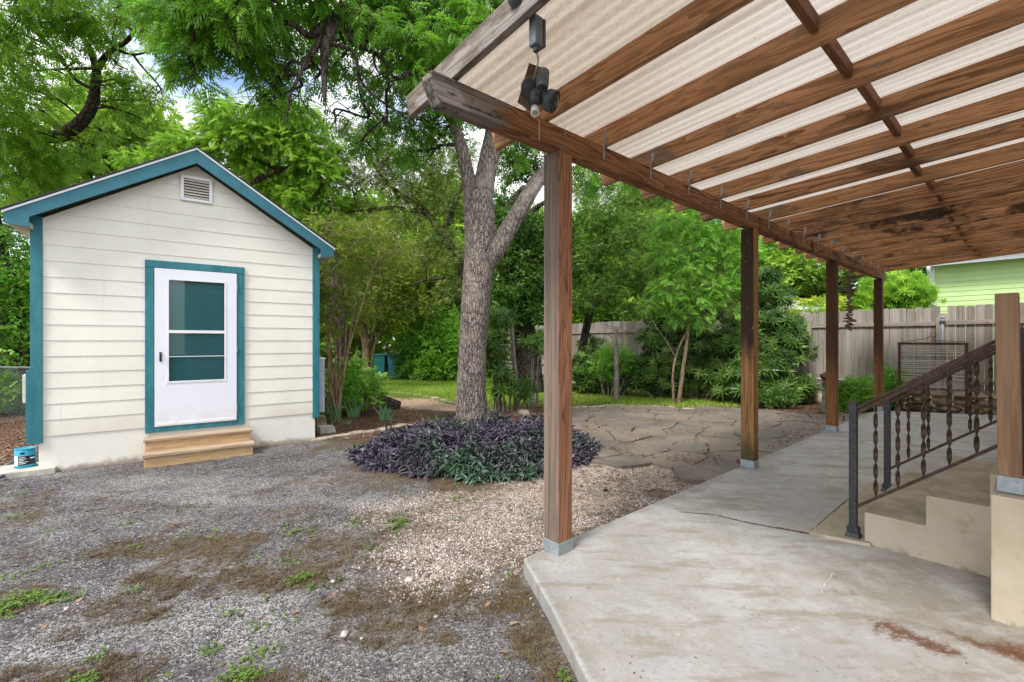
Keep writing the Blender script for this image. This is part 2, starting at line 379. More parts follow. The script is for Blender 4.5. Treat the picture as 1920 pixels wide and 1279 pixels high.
gx = grid_axis([(-120, -20, 10), (-20, -9, 1), (-9, 9, .07), (9, 20, 1), (20, 120, 10)]); gy = grid_axis([(-40, -2, 4), (-2, 1.2, .3), (1.2, 8, .045), (8, 13, .1), (13, 26, .4), (26, 60, 3), (60, 160, 12)])
X, Y = np.meshgrid(gx, gy); nx, ny = len(gx), len(gy); Xf, Yf = X.ravel(), Y.ravel()
Z = zones(Xf, Yf); H = ground_h(Xf, Yf)
me = bpy.data.meshes.new('ground'); me.vertices.add(nx*ny); me.vertices.foreach_set('co', np.stack([Xf, Yf, H], 1).ravel().astype(np.float32))
i = np.arange((ny-1)*(nx-1)); r = i//(nx-1); c = i % (nx-1); q = np.stack([r*nx+c, r*nx+c+1, (r+1)*nx+c+1, (r+1)*nx+c], 1).ravel()
me.loops.add(len(q)); me.loops.foreach_set('vertex_index', q.astype(np.int32)); me.polygons.add(len(i)); me.polygons.foreach_set('loop_start', np.arange(0, len(q), 4, dtype=np.int32))
for k in Z:
    at = me.attributes.new(k, 'FLOAT', 'POINT'); at.data.foreach_set('value', Z[k].astype(np.float32))
me.update(calc_edges=True)
s = NM('ground_mixed'); c = s.coord(); n1 = s.noise(c, 1.3, 8, .65); n2 = s.noise(c, 9, 8, .7); n3 = s.noise(c, 60, 6, .7); v1 = s.vor(c, 95, out=1); v1d = s.vor(c, 95); v2 = s.vor(c, 38, out=1); v2d = s.vor(c, 38)
sepv = s.n('ShaderNodeSeparateColor'); s.l(v1, sepv.inputs[0]); sv = sepv.outputs[0]
sepw = s.n('ShaderNodeSeparateColor'); s.l(v2, sepw.inputs[0]); sw = sepw.outputs[1]
soil = s.mix(s.rng(n2, .3, .7), (.05, .035, .022), (.12, .085, .055))
soil = s.mix(s.rng(n3, .5, .75), soil, (.17, .12, .07))
asph = s.mix(s.rng(s.math('ADD', s.math('MULTIPLY', n2, .5), s.math('MULTIPLY', n1, .5)), .38, .60), (.055, .049, .05), (.150, .138, .139)); asph = s.mix(s.rng(sv, .80, .97), asph, (.30, .285, .28)); asph = s.mix(s.rng(sv, .28, .05), asph, (.03, .027, .028))
pale = s.mix(s.rng(sv, .3, .8), (.15, .145, .142), (.38, .37, .365))
brown = s.mix(s.rng(n3, .35, .65), (.06, .045, .034), (.155, .118, .082)); brown = s.mix(s.rng(n2, .52, .7), brown, (.10, .12, .035))
pink = s.ramp(sw, [(0, (.10, .072, .058)), (.4, (.25, .19, .155)), (.75, (.38, .32, .28)), (1, (.55, .50, .46))])
tan = s.mix(s.rng(n2, .35, .65), (.22, .145, .10), (.33, .24, .175)); tan = s.mix(s.rng(sv, .6, .9), tan, (.6, .54, .48))
mulch = s.ramp(s.noise(s.coord('Object', 0, (1, 1, 1)), 45, 6, .7, 1.5), [(.3, (.03, .018, .012)), (.5, (.12, .065, .04)), (.72, (.28, .19, .13))])
lawn = s.mix(s.rng(n2, .3, .7), (.11, .18, .025), (.20, .28, .045)); lawn = s.mix(s.rng(n1, .55, .75), lawn, (.24, .22, .08))
path = s.mix(s.rng(n2, .3, .7), (.32, .22, .15), (.48, .35, .26))
col = soil
col = s.mix(s.attr('lawn'), col, lawn); col = s.mix(s.math('MULTIPLY', s.attr('litter'), s.rng(n2, .40, .55)), col, mulch)
col = s.mix(s.attr('mulch'), col, mulch); col = s.mix(s.attr('path'), col, path); col = s.mix(s.attr('drive'), col, asph)
col = s.mix(s.math('MULTIPLY', s.attr('pale'), s.attr('drive')), col, pale)
col = s.mix(s.attr('pink'), col, pink); col = s.mix(s.math('MULTIPLY', s.attr('tan'), s.rng(n2, .42, .56)), col, tan)
notlawn = s.math('MAXIMUM', s.attr('drive'), s.attr('pink'))
col = s.mix(s.math('MULTIPLY', s.math('MULTIPLY', s.attr('brown'), notlawn), s.rng(n3, .25, .5, .6, .95)), col, brown)
b = s.bump(n2, .5, .03); b = s.bump(v1d, .55, .008, b); b = s.bump(n3, .6, .006, b)
M_ground = s.done(col, .92, b, spec=.15)
gr = link_mesh('ground', me, M_ground, smooth=True); tag(gr, kind='structure')

# ---- the concrete slab under the pergola: a fine sheet on top of a thick body
s = NM('concrete_slab'); c = s.coord(); n1 = s.noise(c, .9, 8, .62, 0); n2 = s.noise(s.coord('Object', 0, (1, 1, 1), (0, 0, .85)), 4, 9, .72, 0); n3 = s.noise(c, 90, 5, .6); n4 = s.noise(s.coord('Object', 0, (1.2, 4.5, 1), (0, 0, .75)), 1.6, 8, .65, .15)
col = s.mix(s.rng(n1, .35, .65), (.315, .31, .305), (.43, .425, .42)); col = s.mix(s.rng(n2, .40, .66), col, (.31, .29, .265)); col = s.mix(s.math('MULTIPLY', s.rng(n4, .50, .64), .7), col, (.24, .205, .165)); col = s.mix(s.rng(n2, .60, .74, 0, .7), col, (.54, .53, .52))
speck = s.vor(c, 26); spn = s.noise(c, 7, 3); col = s.mix(s.math('MULTIPLY', s.rng(speck, .12, .06), s.rng(spn, .55, .65)), col, (.10, .085, .07))
nr = s.noise(s.coord('Object', 0, (1, 2.2, 1), (0, 0, -.85)), 30, 9, .82)
rf = s.math('MULTIPLY', s.attr('rust'), s.rng(s.math('ADD', nr, s.math('MULTIPLY', s.attr('rust'), .2)), .585, .64))
col = s.mix(s.math('MULTIPLY', s.attr('rust'), .22), col, (.30, .20, .13)); col = s.mix(rf, col, (.11, .030, .010))
col = s.mix(s.math('MULTIPLY', s.attr('grime'), s.rng(n2, .3, .6)), col, (.17, .15, .11))
n5 = s.noise(c, 34, 8, .75); col = s.mix(s.math('MULTIPLY', s.rng(n5, .54, .66), .6), col, (.20, .18, .155)); col = s.mix(s.math('MULTIPLY', s.rng(n5, .42, .32), .35), col, (.62, .61, .60))
b = s.bump(n2, .15, .01); b = s.bump(n5, .2, .004, b); b = s.bump(n3, .2, .003, b)
M_slab = s.done(col, s.rng(n2, .3, .7, .42, .7), b, spec=.4)
RUST = [(1660, 1190, 30, 9, .8), (1700, 1190, 55, 12, 1), (1735, 1205, 40, 14, 1), (1835, 1208, 45, 14, 1), (1905, 1215, 18, 14, .9), (1600, 1113, 10, 6, .7), (1650, 1160, 25, 4, .5), (1790, 1195, 30, 6, .5)]
def slab_mesh():
    st = .045; xs = np.arange(0, 9.6, .05); V = []; Fc = []; idx = {}
    X, Y = np.meshgrid(np.arange(-.2, 10, .05), np.arange(-1.2, 9.6, .05)); x = X.ravel(); y = Y.ravel(); d = sdist(SLAB, x, y); ins = d < .02
    gxx = (sdist(SLAB, x+.01, y)-sdist(SLAB, x-.01, y))/.02; gyy = (sdist(SLAB, x, y+.01)-sdist(SLAB, x, y-.01))/.02; mv = np.maximum(0, d+.022)*(d < .06); x = x-gxx*mv; y = y-gyy*mv
    n2 = X.shape[1]; keep = {}
    for k in np.nonzero(ins)[0]: keep[int(k)] = len(V); V.append((x[k], y[k], .0965+.004*min(1, max(0, -d[k]/.1))+.003*(fbm(x[k:k+1], y[k:k+1], 1.5, 2)[0]-.5)*min(1, max(0, -d[k]/.2))))
    for k in list(keep):
        if all((k+j) in keep for j in (1, n2, n2+1)) and (k+1) % n2: Fc.append((keep[k], keep[k+1], keep[k+n2+1], keep[k+n2]))
    me = bpy.data.meshes.new('concrete_slab'); me.from_pydata(V, [], Fc); 
    vx = np.array([v[0] for v in V]); vy = np.array([v[1] for v in V])
    q = np.zeros_like(vx); wob = (fbm(vx, vy, 8., 4)-.5)*1.6
    for a, b2, rx, ry, am in RUST:
        g0 = G(a, b2, .1); wx = rx/F*g0[1]; wy = abs(G(a, b2-ry, .1)[1]-G(a, b2+ry, .1)[1])/2
        ax = np.array([.66, -.75]) if rx > 15 else np.array([1, 0]); dx = (vx-g0[0])*ax[0]+(vy-g0[1])*ax[1]; dy = -(vx-g0[0])*ax[1]+(vy-g0[1])*ax[0]
        q = np.maximum(q, am*sstep(1.5, .5, np.hypot(dx/(wx*1.35), dy/max(wy, .035))+wob))
    me.attributes.new('rust', 'FLOAT', 'POINT').data.foreach_set('value', q.astype(np.float32))
    dd = sdist(SLAB, vx, vy); gq = sstep(-.14, -.02, dd+(fbm(vx, vy, 4., 4)-.5)*.15)*.5
    gq = np.maximum(gq, sstep(1.05, .5, np.hypot((vx-2.6)/1.0, (vy-2.5)/.7)+(fbm(vx, vy, 3., 4)-.5))*.5)
    me.attributes.new('grime', 'FLOAT', 'POINT').data.foreach_set('value', gq.astype(np.float32)); me.update(); return me
body = MB().prism(SLAB, lambda p: (p[0], p[1], -.15), lambda p: (p[0], p[1], .095)).build('concrete_slab', M_slab, bevel=.010); tag(body, kind='structure')
top = link_mesh('slab_surface', slab_mesh(), M_slab, body, smooth=True)
M_crack = m_plain('crack_dark', (.05, .035, .025), .9); M_soilf = m_plain('crack_soil', (.16, .09, .05), .95, .3, 40)
def crack(name, pts, w, mat, z=.1045):
    m = MB(); P = [];
    for a, b2 in zip(pts[:-1], pts[1:]):
        n = 9
        for k in range(n): t = k/n; P.append((a[0]+(b2[0]-a[0])*t+random.uniform(-.006, .006), a[1]+(b2[1]-a[1])*t+random.uniform(-.006, .006)))
    P.append(pts[-1]); vs = []; 
    for k, p in enumerate(P):
        ww = w*random.uniform(.4, 1.3)*(.15+.85*min(1, k/6, )); q = P[min(k+1, len(P)-1)]; p0 = P[max(k-1, 0)]; dx, dy = q[0]-p0[0], q[1]-p0[1]; L = math.hypot(dx, dy) or 1
        vs += [(p[0]-dy/L*ww/2, p[1]+dx/L*ww/2, z), (p[0]+dy/L*ww/2, p[1]-dx/L*ww/2, z)]
    m.add(vs, [(2*k, 2*k+1, 2*k+3, 2*k+2) for k in range(len(P)-1)]); return m.build(name, mat, body)
g2 = lambda a, b2: G(a, b2, .1)[:2]
crack('crack', [g2(1272, 960), g2(1340, 966), g2(1400, 980), g2(1450, 990), g2(1518, 1001)], .014, M_crack)
crack('crack', [g2(1450, 989), g2(1480, 994), g2(1520, 1002)], .03, M_soilf, .1052)
crack('expansion_joint', [g2(1518, 1000), g2(1560, 962), g2(1590, 937), g2(1640, 905)], .008, M_crack)
crack('hairline_crack', [g2(1534, 1119), g2(1548, 1095), g2(1562, 1076)], .004, m_plain('crack_pale', (.55, .55, .55)))

# ---- flagstone patio: Voronoi stones cut from a slab, each inset from its neighbours
M_flag = None
s = NM('flagstone'); c = s.coord(); n1 = s.noise(c, 1.2, 8, .65, .6); n2 = s.noise(c, 6, 8, .7, 1.2); n3 = s.noise(c, 70, 5); vv = s.attr('v')
col = s.mix(s.rng(n1, .35, .65), (.125, .10, .078), (.225, .18, .14)); col = s.mix(s.rng(n2, .45, .7), col, (.17, .165, .16)); col = s.mix(s.rng(vv, .55, 1., 0., .35), col, (.27, .21, .155)); col = s.mix(s.rng(vv, .4, 0., 0., .25), col, (.125, .115, .11)); col = s.mix(s.rng(n2, .60, .75), col, (.13, .125, .07))
M_flag = s.done(col, .62, s.bump(n3, .3, .004, s.bump(n2, .8, .04)), spec=.35)
def flagstones():
    rs = random.Random(5); xs = [p[0] for p in PATIO]; ys = [p[1] for p in PATIO]; sites = []
    tries = 0
    while len(sites) < 150 and tries < 9000:
        tries += 1; p = (rs.uniform(min(xs)-.5, max(xs)+.5), rs.uniform(min(ys)-.5, max(ys)+.5))
        if all(math.hypot(p[0]-q[0], (p[1]-q[1])*1.25) > .43+.2*((int(q[0]*7)+int(q[1]*5)) % 3)/2 for q in sites): sites.append(p)
    m = MB(); var = []
    for i, p in enumerate(sites):
        sd = float(sdist(PATIO, np.array([p[0]]), np.array([p[1]]))[0])
        if sd > .25: continue
        poly = [(p[0]-2, p[1]-2), (p[0]+2, p[1]-2), (p[0]+2, p[1]+2), (p[0]-2, p[1]+2)]
        for j, q in enumerate(sites):
            if i == j: continue
            dx, dy = q[0]-p[0], q[1]-p[1]; d = math.hypot(dx, dy)
            if d > 3: continue
            poly = clip(poly, dx/d, dy/d, (dx*(p[0]+q[0])+dy*(p[1]+q[1]))/2/d-.011)
        # clip stones at the straight slab side
        nx, ny = B; poly = clip(poly, nx, ny, nx*TS(0, -.155)[0]+ny*TS(0, -.155)[1])
        if len(poly) < 3: continue
        P = []
        for a, b2 in zip(poly, poly[1:]+poly[:1]):
            L = math.hypot(b2[0]-a[0], b2[1]-a[1]); n = max(1, int(L/.12))
            for k in range(n):
                t = k/n; j = .018 if k else .006; P.append((a[0]+(b2[0]-a[0])*t+rs.uniform(-j, j), a[1]+(b2[1]-a[1])*t+rs.uniform(-j, j)))
        h = .038+rs.uniform(-.010, .014); tx, ty = rs.uniform(-.008, .008), rs.uniform(-.008, .008)
        f1 = lambda r: (r[0], r[1], h+(r[0]-p[0])*tx+(r[1]-p[1])*ty); cx, cy = p; f2 = lambda r: (cx+(r[0]-cx)*.985, cy+(r[1]-cy)*.985, f1(r)[2]+.006)
        n = len(P); nv = len(m.v); base = [(r[0], r[1], -.03) for r in P]+[f1(r) for r in P]+[f2(r) for r in P]
        m.add(base, [(k, (k+1) % n, (k+1) % n+n, k+n) for k in range(n)]+[(k+n, (k+1) % n+n, (k+1) % n+2*n, k+2*n) for k in range(n)]+[tuple(range(2*n, 3*n))])
        var += [rs.random()]*(3*n)
    o = m.build('flagstone_patio', M_flag); o.data.attributes.new('v', 'FLOAT', 'POINT').data.foreach_set('value', var); return tag(o, kind='structure')
flagstones()
M_joint = m_plain('joint_sand', (.17, .13, .095), .95, .5, 5)
pm = MB().prism(PATIO, lambda p: (p[0], p[1], -.02), lambda p: (p[0], p[1], .022)); tag(pm.build('patio_bedding', M_joint), kind='structure')

# ================================================================== PERGOLA   (local x along the row of posts, local y towards the yard = -s)
FN = (-A[0], -A[1], 0); FB = (B[0], B[1], 0)
pg = thing('pergola', 'long brown timber pergola with a corrugated translucent roof over the concrete slab', 'pergola', (P1[0], P1[1], 0), ANG)
CED, CEDD = (.34, .165, .085), (.15, .062, .030)
M_raft = m_wood('rafter_wood', 1, (.50, .27, .135), (.115, .052, .026), .9, grey=.15, greyc=(.30, .22, .15), mildew=(3.9, 7.4))
M_beam = m_wood('beam_wood', 0, (.34, .165, .08), (.10, .040, .020), .85, mildew=(2.6, 5.2), endgrey=-.12)
M_grey = m_wood('weathered_wood', 1, (.15, .115, .085), (.035, .027, .021), .8, greyc=(.34, .305, .27), grey=.30)
M_greyx = m_wood('weathered_end_wood', 0, (.15, .105, .08), (.045, .032, .025), .5, greyc=(.28, .25, .23), grey=.40)
M_pst1 = m_wood('post_wood', 2, (.35, .17, .10), (.13, .055, .032), .55, grey=.75, greyc=(.22, .165, .13), face=FN, moss=-.25)
M_pst2 = m_wood('mossy_post_wood', 2, (.42, .24, .09), (.20, .09, .035), .35, moss=.0)
M_pst3 = m_wood('amber_post_wood', 2, (.36, .17, .065), (.16, .06, .025), .35)
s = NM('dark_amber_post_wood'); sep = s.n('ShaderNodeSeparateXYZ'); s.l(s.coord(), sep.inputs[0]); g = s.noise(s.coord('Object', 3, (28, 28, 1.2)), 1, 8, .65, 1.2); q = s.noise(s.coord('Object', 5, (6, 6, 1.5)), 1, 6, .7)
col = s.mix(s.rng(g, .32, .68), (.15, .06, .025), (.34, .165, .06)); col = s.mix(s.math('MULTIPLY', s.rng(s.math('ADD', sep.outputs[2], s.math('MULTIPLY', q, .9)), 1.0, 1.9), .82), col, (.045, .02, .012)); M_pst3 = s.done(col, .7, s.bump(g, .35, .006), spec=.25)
M_block = m_wood('blocking_wood', 0, (.24, .11, .055), (.10, .042, .022), .5)
M_galv = m_plain('galvanised_steel', (.36, .42, .45), .45, .15, 30, .55)
M_galvd = m_plain('dull_steel', (.33, .33, .33), .6, .4, 50, .3)
# black grime on the upper yard side of the second post
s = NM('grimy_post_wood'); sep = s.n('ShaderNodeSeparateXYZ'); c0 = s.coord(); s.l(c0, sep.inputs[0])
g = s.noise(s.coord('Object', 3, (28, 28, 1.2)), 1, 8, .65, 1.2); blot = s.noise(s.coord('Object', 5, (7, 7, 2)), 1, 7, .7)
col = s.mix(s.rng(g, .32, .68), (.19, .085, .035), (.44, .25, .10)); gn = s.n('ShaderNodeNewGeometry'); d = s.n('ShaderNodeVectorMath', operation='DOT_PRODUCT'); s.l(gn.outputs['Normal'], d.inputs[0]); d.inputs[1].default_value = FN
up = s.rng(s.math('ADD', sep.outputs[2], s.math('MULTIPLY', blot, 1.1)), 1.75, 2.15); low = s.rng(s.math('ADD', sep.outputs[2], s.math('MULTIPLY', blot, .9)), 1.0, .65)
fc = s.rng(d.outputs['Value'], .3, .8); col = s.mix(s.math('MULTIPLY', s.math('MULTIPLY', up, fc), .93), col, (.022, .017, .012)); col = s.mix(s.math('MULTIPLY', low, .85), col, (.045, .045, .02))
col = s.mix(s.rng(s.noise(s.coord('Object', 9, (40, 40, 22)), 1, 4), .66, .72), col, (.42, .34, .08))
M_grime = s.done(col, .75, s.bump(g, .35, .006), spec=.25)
PW = .135
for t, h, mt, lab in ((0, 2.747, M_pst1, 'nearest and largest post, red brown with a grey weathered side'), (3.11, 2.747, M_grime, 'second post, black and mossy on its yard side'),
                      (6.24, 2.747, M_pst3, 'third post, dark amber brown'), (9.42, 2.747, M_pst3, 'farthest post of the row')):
    p = MB().box(t, t+PW, 0, PW, .165, h).build('post', mt, pg, bevel=.004, label=lab)
    m = MB().box(t-.004, t+PW+.004, -.004, PW+.004, .10, .18); m.box(t+.02, t+PW-.02, .02, PW-.02, .098, .17)
    for k in (.35, .65): m.box(t-.008, t-.003, PW*k-.006, PW*k+.006, .135, .147)
    m.build('post_base', M_galv, p, bevel=.002)
ZB = 2.905; SL = .062; RX0 = -.13; RSP = .61; RW = .042; RH = .14
zr = lambda y: ZB-SL*y                        # underside of a rafter, y towards the yard
beam = MB().hexa([(-.90+.05, .000, 2.745), (9.78, .000, 2.745), (9.78, .095, 2.745), (-.85, .095, 2.745), (-.90, .000, 2.745+.06), (9.78, .000, 2.895), (9.78, .095, 2.895), (-.90, .095, 2.805)])
beam = MB().prism([(-.89, 2.747), (9.78, 2.747), (9.78, 2.896), (-.95, 2.896), (-.95, 2.86)], lambda p: (p[0], -.004, p[1]), lambda p: (p[0], .098, p[1])).build('beam', M_beam, pg, bevel=.004)
for t in (.045, 3.16):
    for dz in (2.785, 2.85): MB().lathe([(.013, 0), (.013, .006), (.008, .006), (.008, .014)], (t, -.004, dz), 6, Matrix.Rotation(R(90), 4, 'X')).build('bolt', M_galvd, beam)
YT = .53; YH = -3.55
for k in range(-1, 17):
    x = RX0+RSP*k + (-.08 if k < 0 else random.uniform(-.012, .012)); y0 = YT+random.uniform(-.03, .02)
    if k < 0: y0 = .52
    mat = M_grey if k < 0 else M_raft; wob = random.uniform(-.004, .004)
    def co(xx, yy, dz): return (xx+wob*yy, yy, zr(yy)+dz)
    m = MB().hexa([co(x, YH, 0), co(x+RW, YH, 0), co(x+RW, y0-.04, 0), co(x, y0-.04, 0), co(x, YH, RH), co(x+RW, YH, RH), co(x+RW, y0, RH), co(x, y0, RH)])
    rf = m.build('rafter', mat, pg, bevel=.003, label='grey weathered outer rafter with flaking paint' if k < 0 else None)
    if k >= 1:
        q = MB(); xx = x-.012
        q.box(xx-.011, xx+.011, -.0085, -.0055, 2.80, 2.905); q.hexa([(xx-.010, -.0085, 2.905), (xx+.012, -.0085, 2.905), (xx+.012, -.0055, 2.905), (xx-.010, -.0055, 2.905), (xx+.0095, -.030, 2.955), (xx+.0115, -.030, 2.955), (xx+.0115, -.006, 2.955), (xx+.0095, -.006, 2.955)])
        q.box(xx+.0085, xx+.0115, -.034, -.006, 2.955, 3.01)
        q.build('hurricane_tie', M_galvd, rf)
    if k < 16:
        x2 = RX0+RSP*(k+1); yb = -1.33+random.uniform(-.02, .02)
        MB().hexa([(x+RW+.002, yb-.02, zr(yb)+.058), (x2-.014, yb-.02, zr(yb)+.058), (x2-.014, yb+.02, zr(yb)+.058), (x+RW+.002, yb+.02, zr(yb)+.058),
                   (x+RW+.002, yb-.02, zr(yb)+RH-.004), (x2-.014, yb-.02, zr(yb)+RH-.004), (x2-.014, yb+.02, zr(yb)+RH-.004), (x+RW+.002, yb+.02, zr(yb)+RH-.004)]).build('blocking', M_block, pg, bevel=.003)
MB().box(-.80, 9.85, YH-.045, YH-.002, zr(YH)-.02, zr(YH)+RH+.03).build('ledger', M_beam, pg, bevel=.003)
# roof: corrugated translucent sheets with a woven look
s = NM('translucent_roofing'); c = s.coord(); n1 = s.noise(c, 1.1, 6, .6); wv = s.noise(s.coord('Object', 0, (40, 260, 40)), 1, 3); st = s.noise(s.coord('Object', 0, (26, 1.1, 1)), 1, 6, .65); dirt = s.noise(c, 3.5, 8, .7)
wv2 = s.noise(s.coord('Object', 0, (260, 30, 40)), 1, 3)
sep = s.n('ShaderNodeSeparateXYZ'); s.l(c, sep.inputs[0])
sw_ = s.rng(s.math('ADD', s.math('SUBTRACT', sep.outputs[0], sep.outputs[1]), n1), .6, 2.4)
base = s.mix(sw_, (.46, .375, .295), (.62, .565, .51))
col = s.mix(s.rng(wv, .35, .65), base, s.mix(.82, (.20, .15, .11), base)); col = s.mix(s.math('MULTIPLY', s.rng(wv2, .4, .6), .22), col, (.85, .8, .74)); col = s.mix(s.math('MULTIPLY', s.rng(st, .45, .68), .30), col, (.34, .25, .18)); col = s.mix(s.rng(dirt, .70, .78), col, (.3, .22, .16))
ov = s.math('FRACT', s.math('DIVIDE', s.math('ADD', sep.outputs[0], 20.31), .66)); col = s.mix(s.math('MULTIPLY', s.rng(ov, .115, .095), .30), col, (.24, .18, .13)); spk = s.vor(c, 5.5); col = s.mix(s.rng(spk, .045, .02), col, (.10, .06, .04))
M_roofing = s.done(col, .6, s.bump(wv, .3, .003), spec=.2, transl=(.48, col))
V = []; Fc = []; xs = np.arange(-.80, 9.92, .0127); yr = [.50, .3, 0, -.6, -1.2, -1.8, -2.4, -3.0, -3.56]
for y in yr:
    for x in xs: V.append((x, y, zr(y)+RH+.013+.0065*math.sin(2*math.pi*x/.076)))
n = len(xs); Fc = [(a*n+b2, a*n+b2+1, (a+1)*n+b2+1, (a+1)*n+b2) for a in range(len(yr)-1) for b2 in range(n-1)]
me = bpy.data.meshes.new('roof_sheet'); me.from_pydata(V, [], Fc); link_mesh('roof_sheet', me, M_roofing, pg, smooth=True)

# ---- security light hanging near the pergola corner
M_dgrey = m_plain('grey_fixture', (.055, .065, .07), .45, .3, 20); M_lgrey = m_plain('grey_plastic', (.12, .14, .15), .45, .25, 20); M_cable = m_plain('cable', (.55, .48, .38), .6); M_glassd = m_plain('dark_lens', (.012, .03, .035), .15, .2, 5, 0, .6)
M_ceram = m_plain('bulb_socket', (.62, .60, .55), .35); M_plate = m_wood('plate_wood', 2, (.17, .11, .08), (.06, .04, .03), .4)
lx, ly, lz = W(1005, 62, 2.07)
jb = thing('junction_box', 'small grey electrical box hanging under the weathered outer rafter', 'electrical box', (lx, ly, 2.78), ANG)
MB().box(-.026, .026, -.022, .022, .05, .185).build('box', M_lgrey, jb, bevel=.006); MB().box(.026, .040, -.025, .025, .055, .18).build('cover', M_dgrey, jb, bevel=.003)
MB().lathe([(.012, .03), (.014, .035), (.014, .05)]).build('cable_gland', M_dgrey, jb)
sl = thing('security_light', 'grey floodlight with motion sensor and bare bulb socket at the near roof corner', 'security light', (0, 0, 0))
Yf = 2.42
def Lp(px, py, d=0): return Vector(W(px, py, Yf+d))
q = MB(); c4 = [(990, 112), (1026, 134), (1000, 212), (970, 192)]
q.hexa([Lp(a, b2, .10) for a, b2 in ((970, 192), (1000, 214), (1020, 128), (992, 118))]+[Lp(a, b2, .13) for a, b2 in ((970, 192), (1000, 214), (1020, 128), (992, 118))]); q.build('mounting_plate', M_plate, sl, bevel=.002)
dirc = (Lp(1030, 190, -.05)-Lp(990, 150, .12)).normalized()
def lat(prof, c, d, n=20): return MB().lathe(prof, c, n, d.to_track_quat('Z', 'Y').to_matrix().to_4x4())
lat([(.062, 0), (.062, .03), (.05, .05), (.02, .055)], Lp(997, 165, .10), (Lp(1010, 170, -.1)-Lp(997, 165, .1)).normalized()).build('backplate', M_dgrey, sl, True)
lat([(.030, 0), (.032, .01), (.032, .095), (.026, .10), (.026, .02)], Lp(1019, 134, -.02), Vector((-.08, -.18, -1))).build('motion_sensor', M_lgrey, sl, True)
lat([(.022, 0), (.024, .03), (.028, .07), (.028, .085)], Lp(1003, 172, .02), Vector((0, -.45, -1))).build('lamp_holder', M_dgrey, sl, True)
lat([(.021, 0), (.023, .03), (.024, .045), (.016, .047), (.014, .03)], Lp(1003, 203, -.02), Vector((0, -.6, -1))).build('bulb_socket', M_ceram, sl, True)
q = lat([(.022, 0), (.055, .05), (.058, .09), (.050, .092), (.048, .085)], Lp(1013, 182, .03), Vector((1, -.35, -.55))); q.build('flood_head', M_dgrey, sl, True)
lat([(.048, .086), (.035, .097), (.01, .10)], Lp(1013, 182, .03), Vector((1, -.35, -.55))).build('flood_lens', M_glassd, sl, True)
MB().tube(smooth_line([(lx, ly, 2.815), W(1009, 112, 2.2), W(1006, 128, 2.35), W(1000, 150, 2.46)], 5), .0048, 8).build('cable', M_cable, sl, True)
MB().tube([W(1011, 222, 2.42), W(1011, 262, 2.42)], .0012, 6).build('pull_cord', M_cable, sl)
# dark lamp on top of the outer rafter, cut by the top of the photo
q = thing('dome_lamp', 'dark round lamp housing above the weathered outer rafter at the top of the photo', 'lamp', W(973, -6, 2.05))
MB().lathe([(.004, -.055), (.03, -.048), (.05, -.02), (.052, 0), (.045, .02), (.02, .03), (.02, .05)]).build('housing', M_dgrey, q, True); MB().box(-.012, .16, -.012, .012, .025, .045).build('bracket', M_dgrey, q)
# ---- driftwood chime hanging from the beam
M_drift = m_plain('driftwood', (.17, .11, .075), .85, .4, 12, 0, .2, .3)
dx, dy = TS(7.72, -.16); ch = thing('driftwood_garland', 'hanging string of stacked driftwood sticks near the far end of the beam', 'garland', (dx, dy, 1.68))
MB().tube([(0, 0, 0), (0, 0, 1.27)], .004, 6).build('cord', M_cable, ch)
for k in range(27):
    a = random.uniform(0, 3.14); L = .085+.05*math.sin(k/27*3.1)+random.uniform(-.015, .02); tl = random.uniform(-.28, .28); z = .03+k*.036
    ux, uy = math.cos(a if k % 3 else .6), math.sin(a if k % 3 else .6)
    MB().tube(smooth_line([(-ux*L, -uy*L, z-tl*L), (0, 0, z+random.uniform(-.008, .008)), (ux*L, uy*L, z+tl*L)], 3), [.010]+[.019]*4+[.014]+[.009], 7, flat=.75).build('stick', M_drift, ch, True)

# ================================================================== PORCH, STAIR, RAILS (local frame of the pergola; s = -y)
M_stucco = None
s = NM('stucco'); c = s.coord(); n1 = s.noise(c, 1.6, 8, .65); n2 = s.noise(c, 90, 5, .7); n3 = s.noise(c, 5, 8, .7)
col = s.mix(s.rng(n1, .35, .65), (.46, .385, .28), (.56, .49, .39)); sep = s.n('ShaderNodeSeparateXYZ'); s.l(c, sep.inputs[0])
gn = s.n('ShaderNodeNewGeometry'); sg = s.n('ShaderNodeSeparateXYZ'); s.l(gn.outputs['Normal'], sg.inputs[0])
col = s.mix(s.rng(n3, .58, .7), col, (.40, .32, .23)); tr = s.mix(s.rng(n3, .3, .65), (.27, .235, .17), (.42, .37, .29)); col = s.mix(s.rng(sg.outputs[2], .7, .9), col, tr)
col = s.mix(s.math('MULTIPLY', s.rng(s.math('ADD', sep.outputs[2], s.math('MULTIPLY', n3, .25)), .32, .22), s.rng(n3, .50, .62)), col, (.22, .20, .16))
M_stucco = s.done(col, .8, s.bump(n2, .4, .004), spec=.25)
T0, T1, SD = 1.735, 3.27, 1.89
pc = thing('concrete_porch', 'tan stucco porch with three concrete steps down to the slab', 'porch', (P1[0], P1[1], 0), ANG)
def sbox(t0, t1, s0, s1, z0, z1): return MB().box(t0, t1, -s1, -s0, z0, z1)
MB().prism([TS(0, 0)]*0+[(1.60, -.965), (3.42, -.965), (3.42, -1.30), (1.70, -1.30)], lambda p: (p[0], p[1], .09), lambda p: (p[0], p[1], .122)).build('foot_pad', M_stucco, pc, bevel=.006)
m = MB().prism([(1.258, .08), (SD+.1, .08), (SD+.1, .715), (SD-.03, .715), (SD-.03, .515), (1.576, .515), (1.576, .318), (1.258, .318)], lambda p: (T0, -p[0], p[1]), lambda p: (T1, -p[0], p[1])); m.build('steps', M_stucco, pc, bevel=.008)
sbox(1.15, 9.9, SD, 2.25, -.1, .728).build('porch_wall', M_stucco, pc, bevel=.008); sbox(1.16, 9.9, 2.253, 3.58, -.1, .724).build('porch_floor', M_stucco, pc)
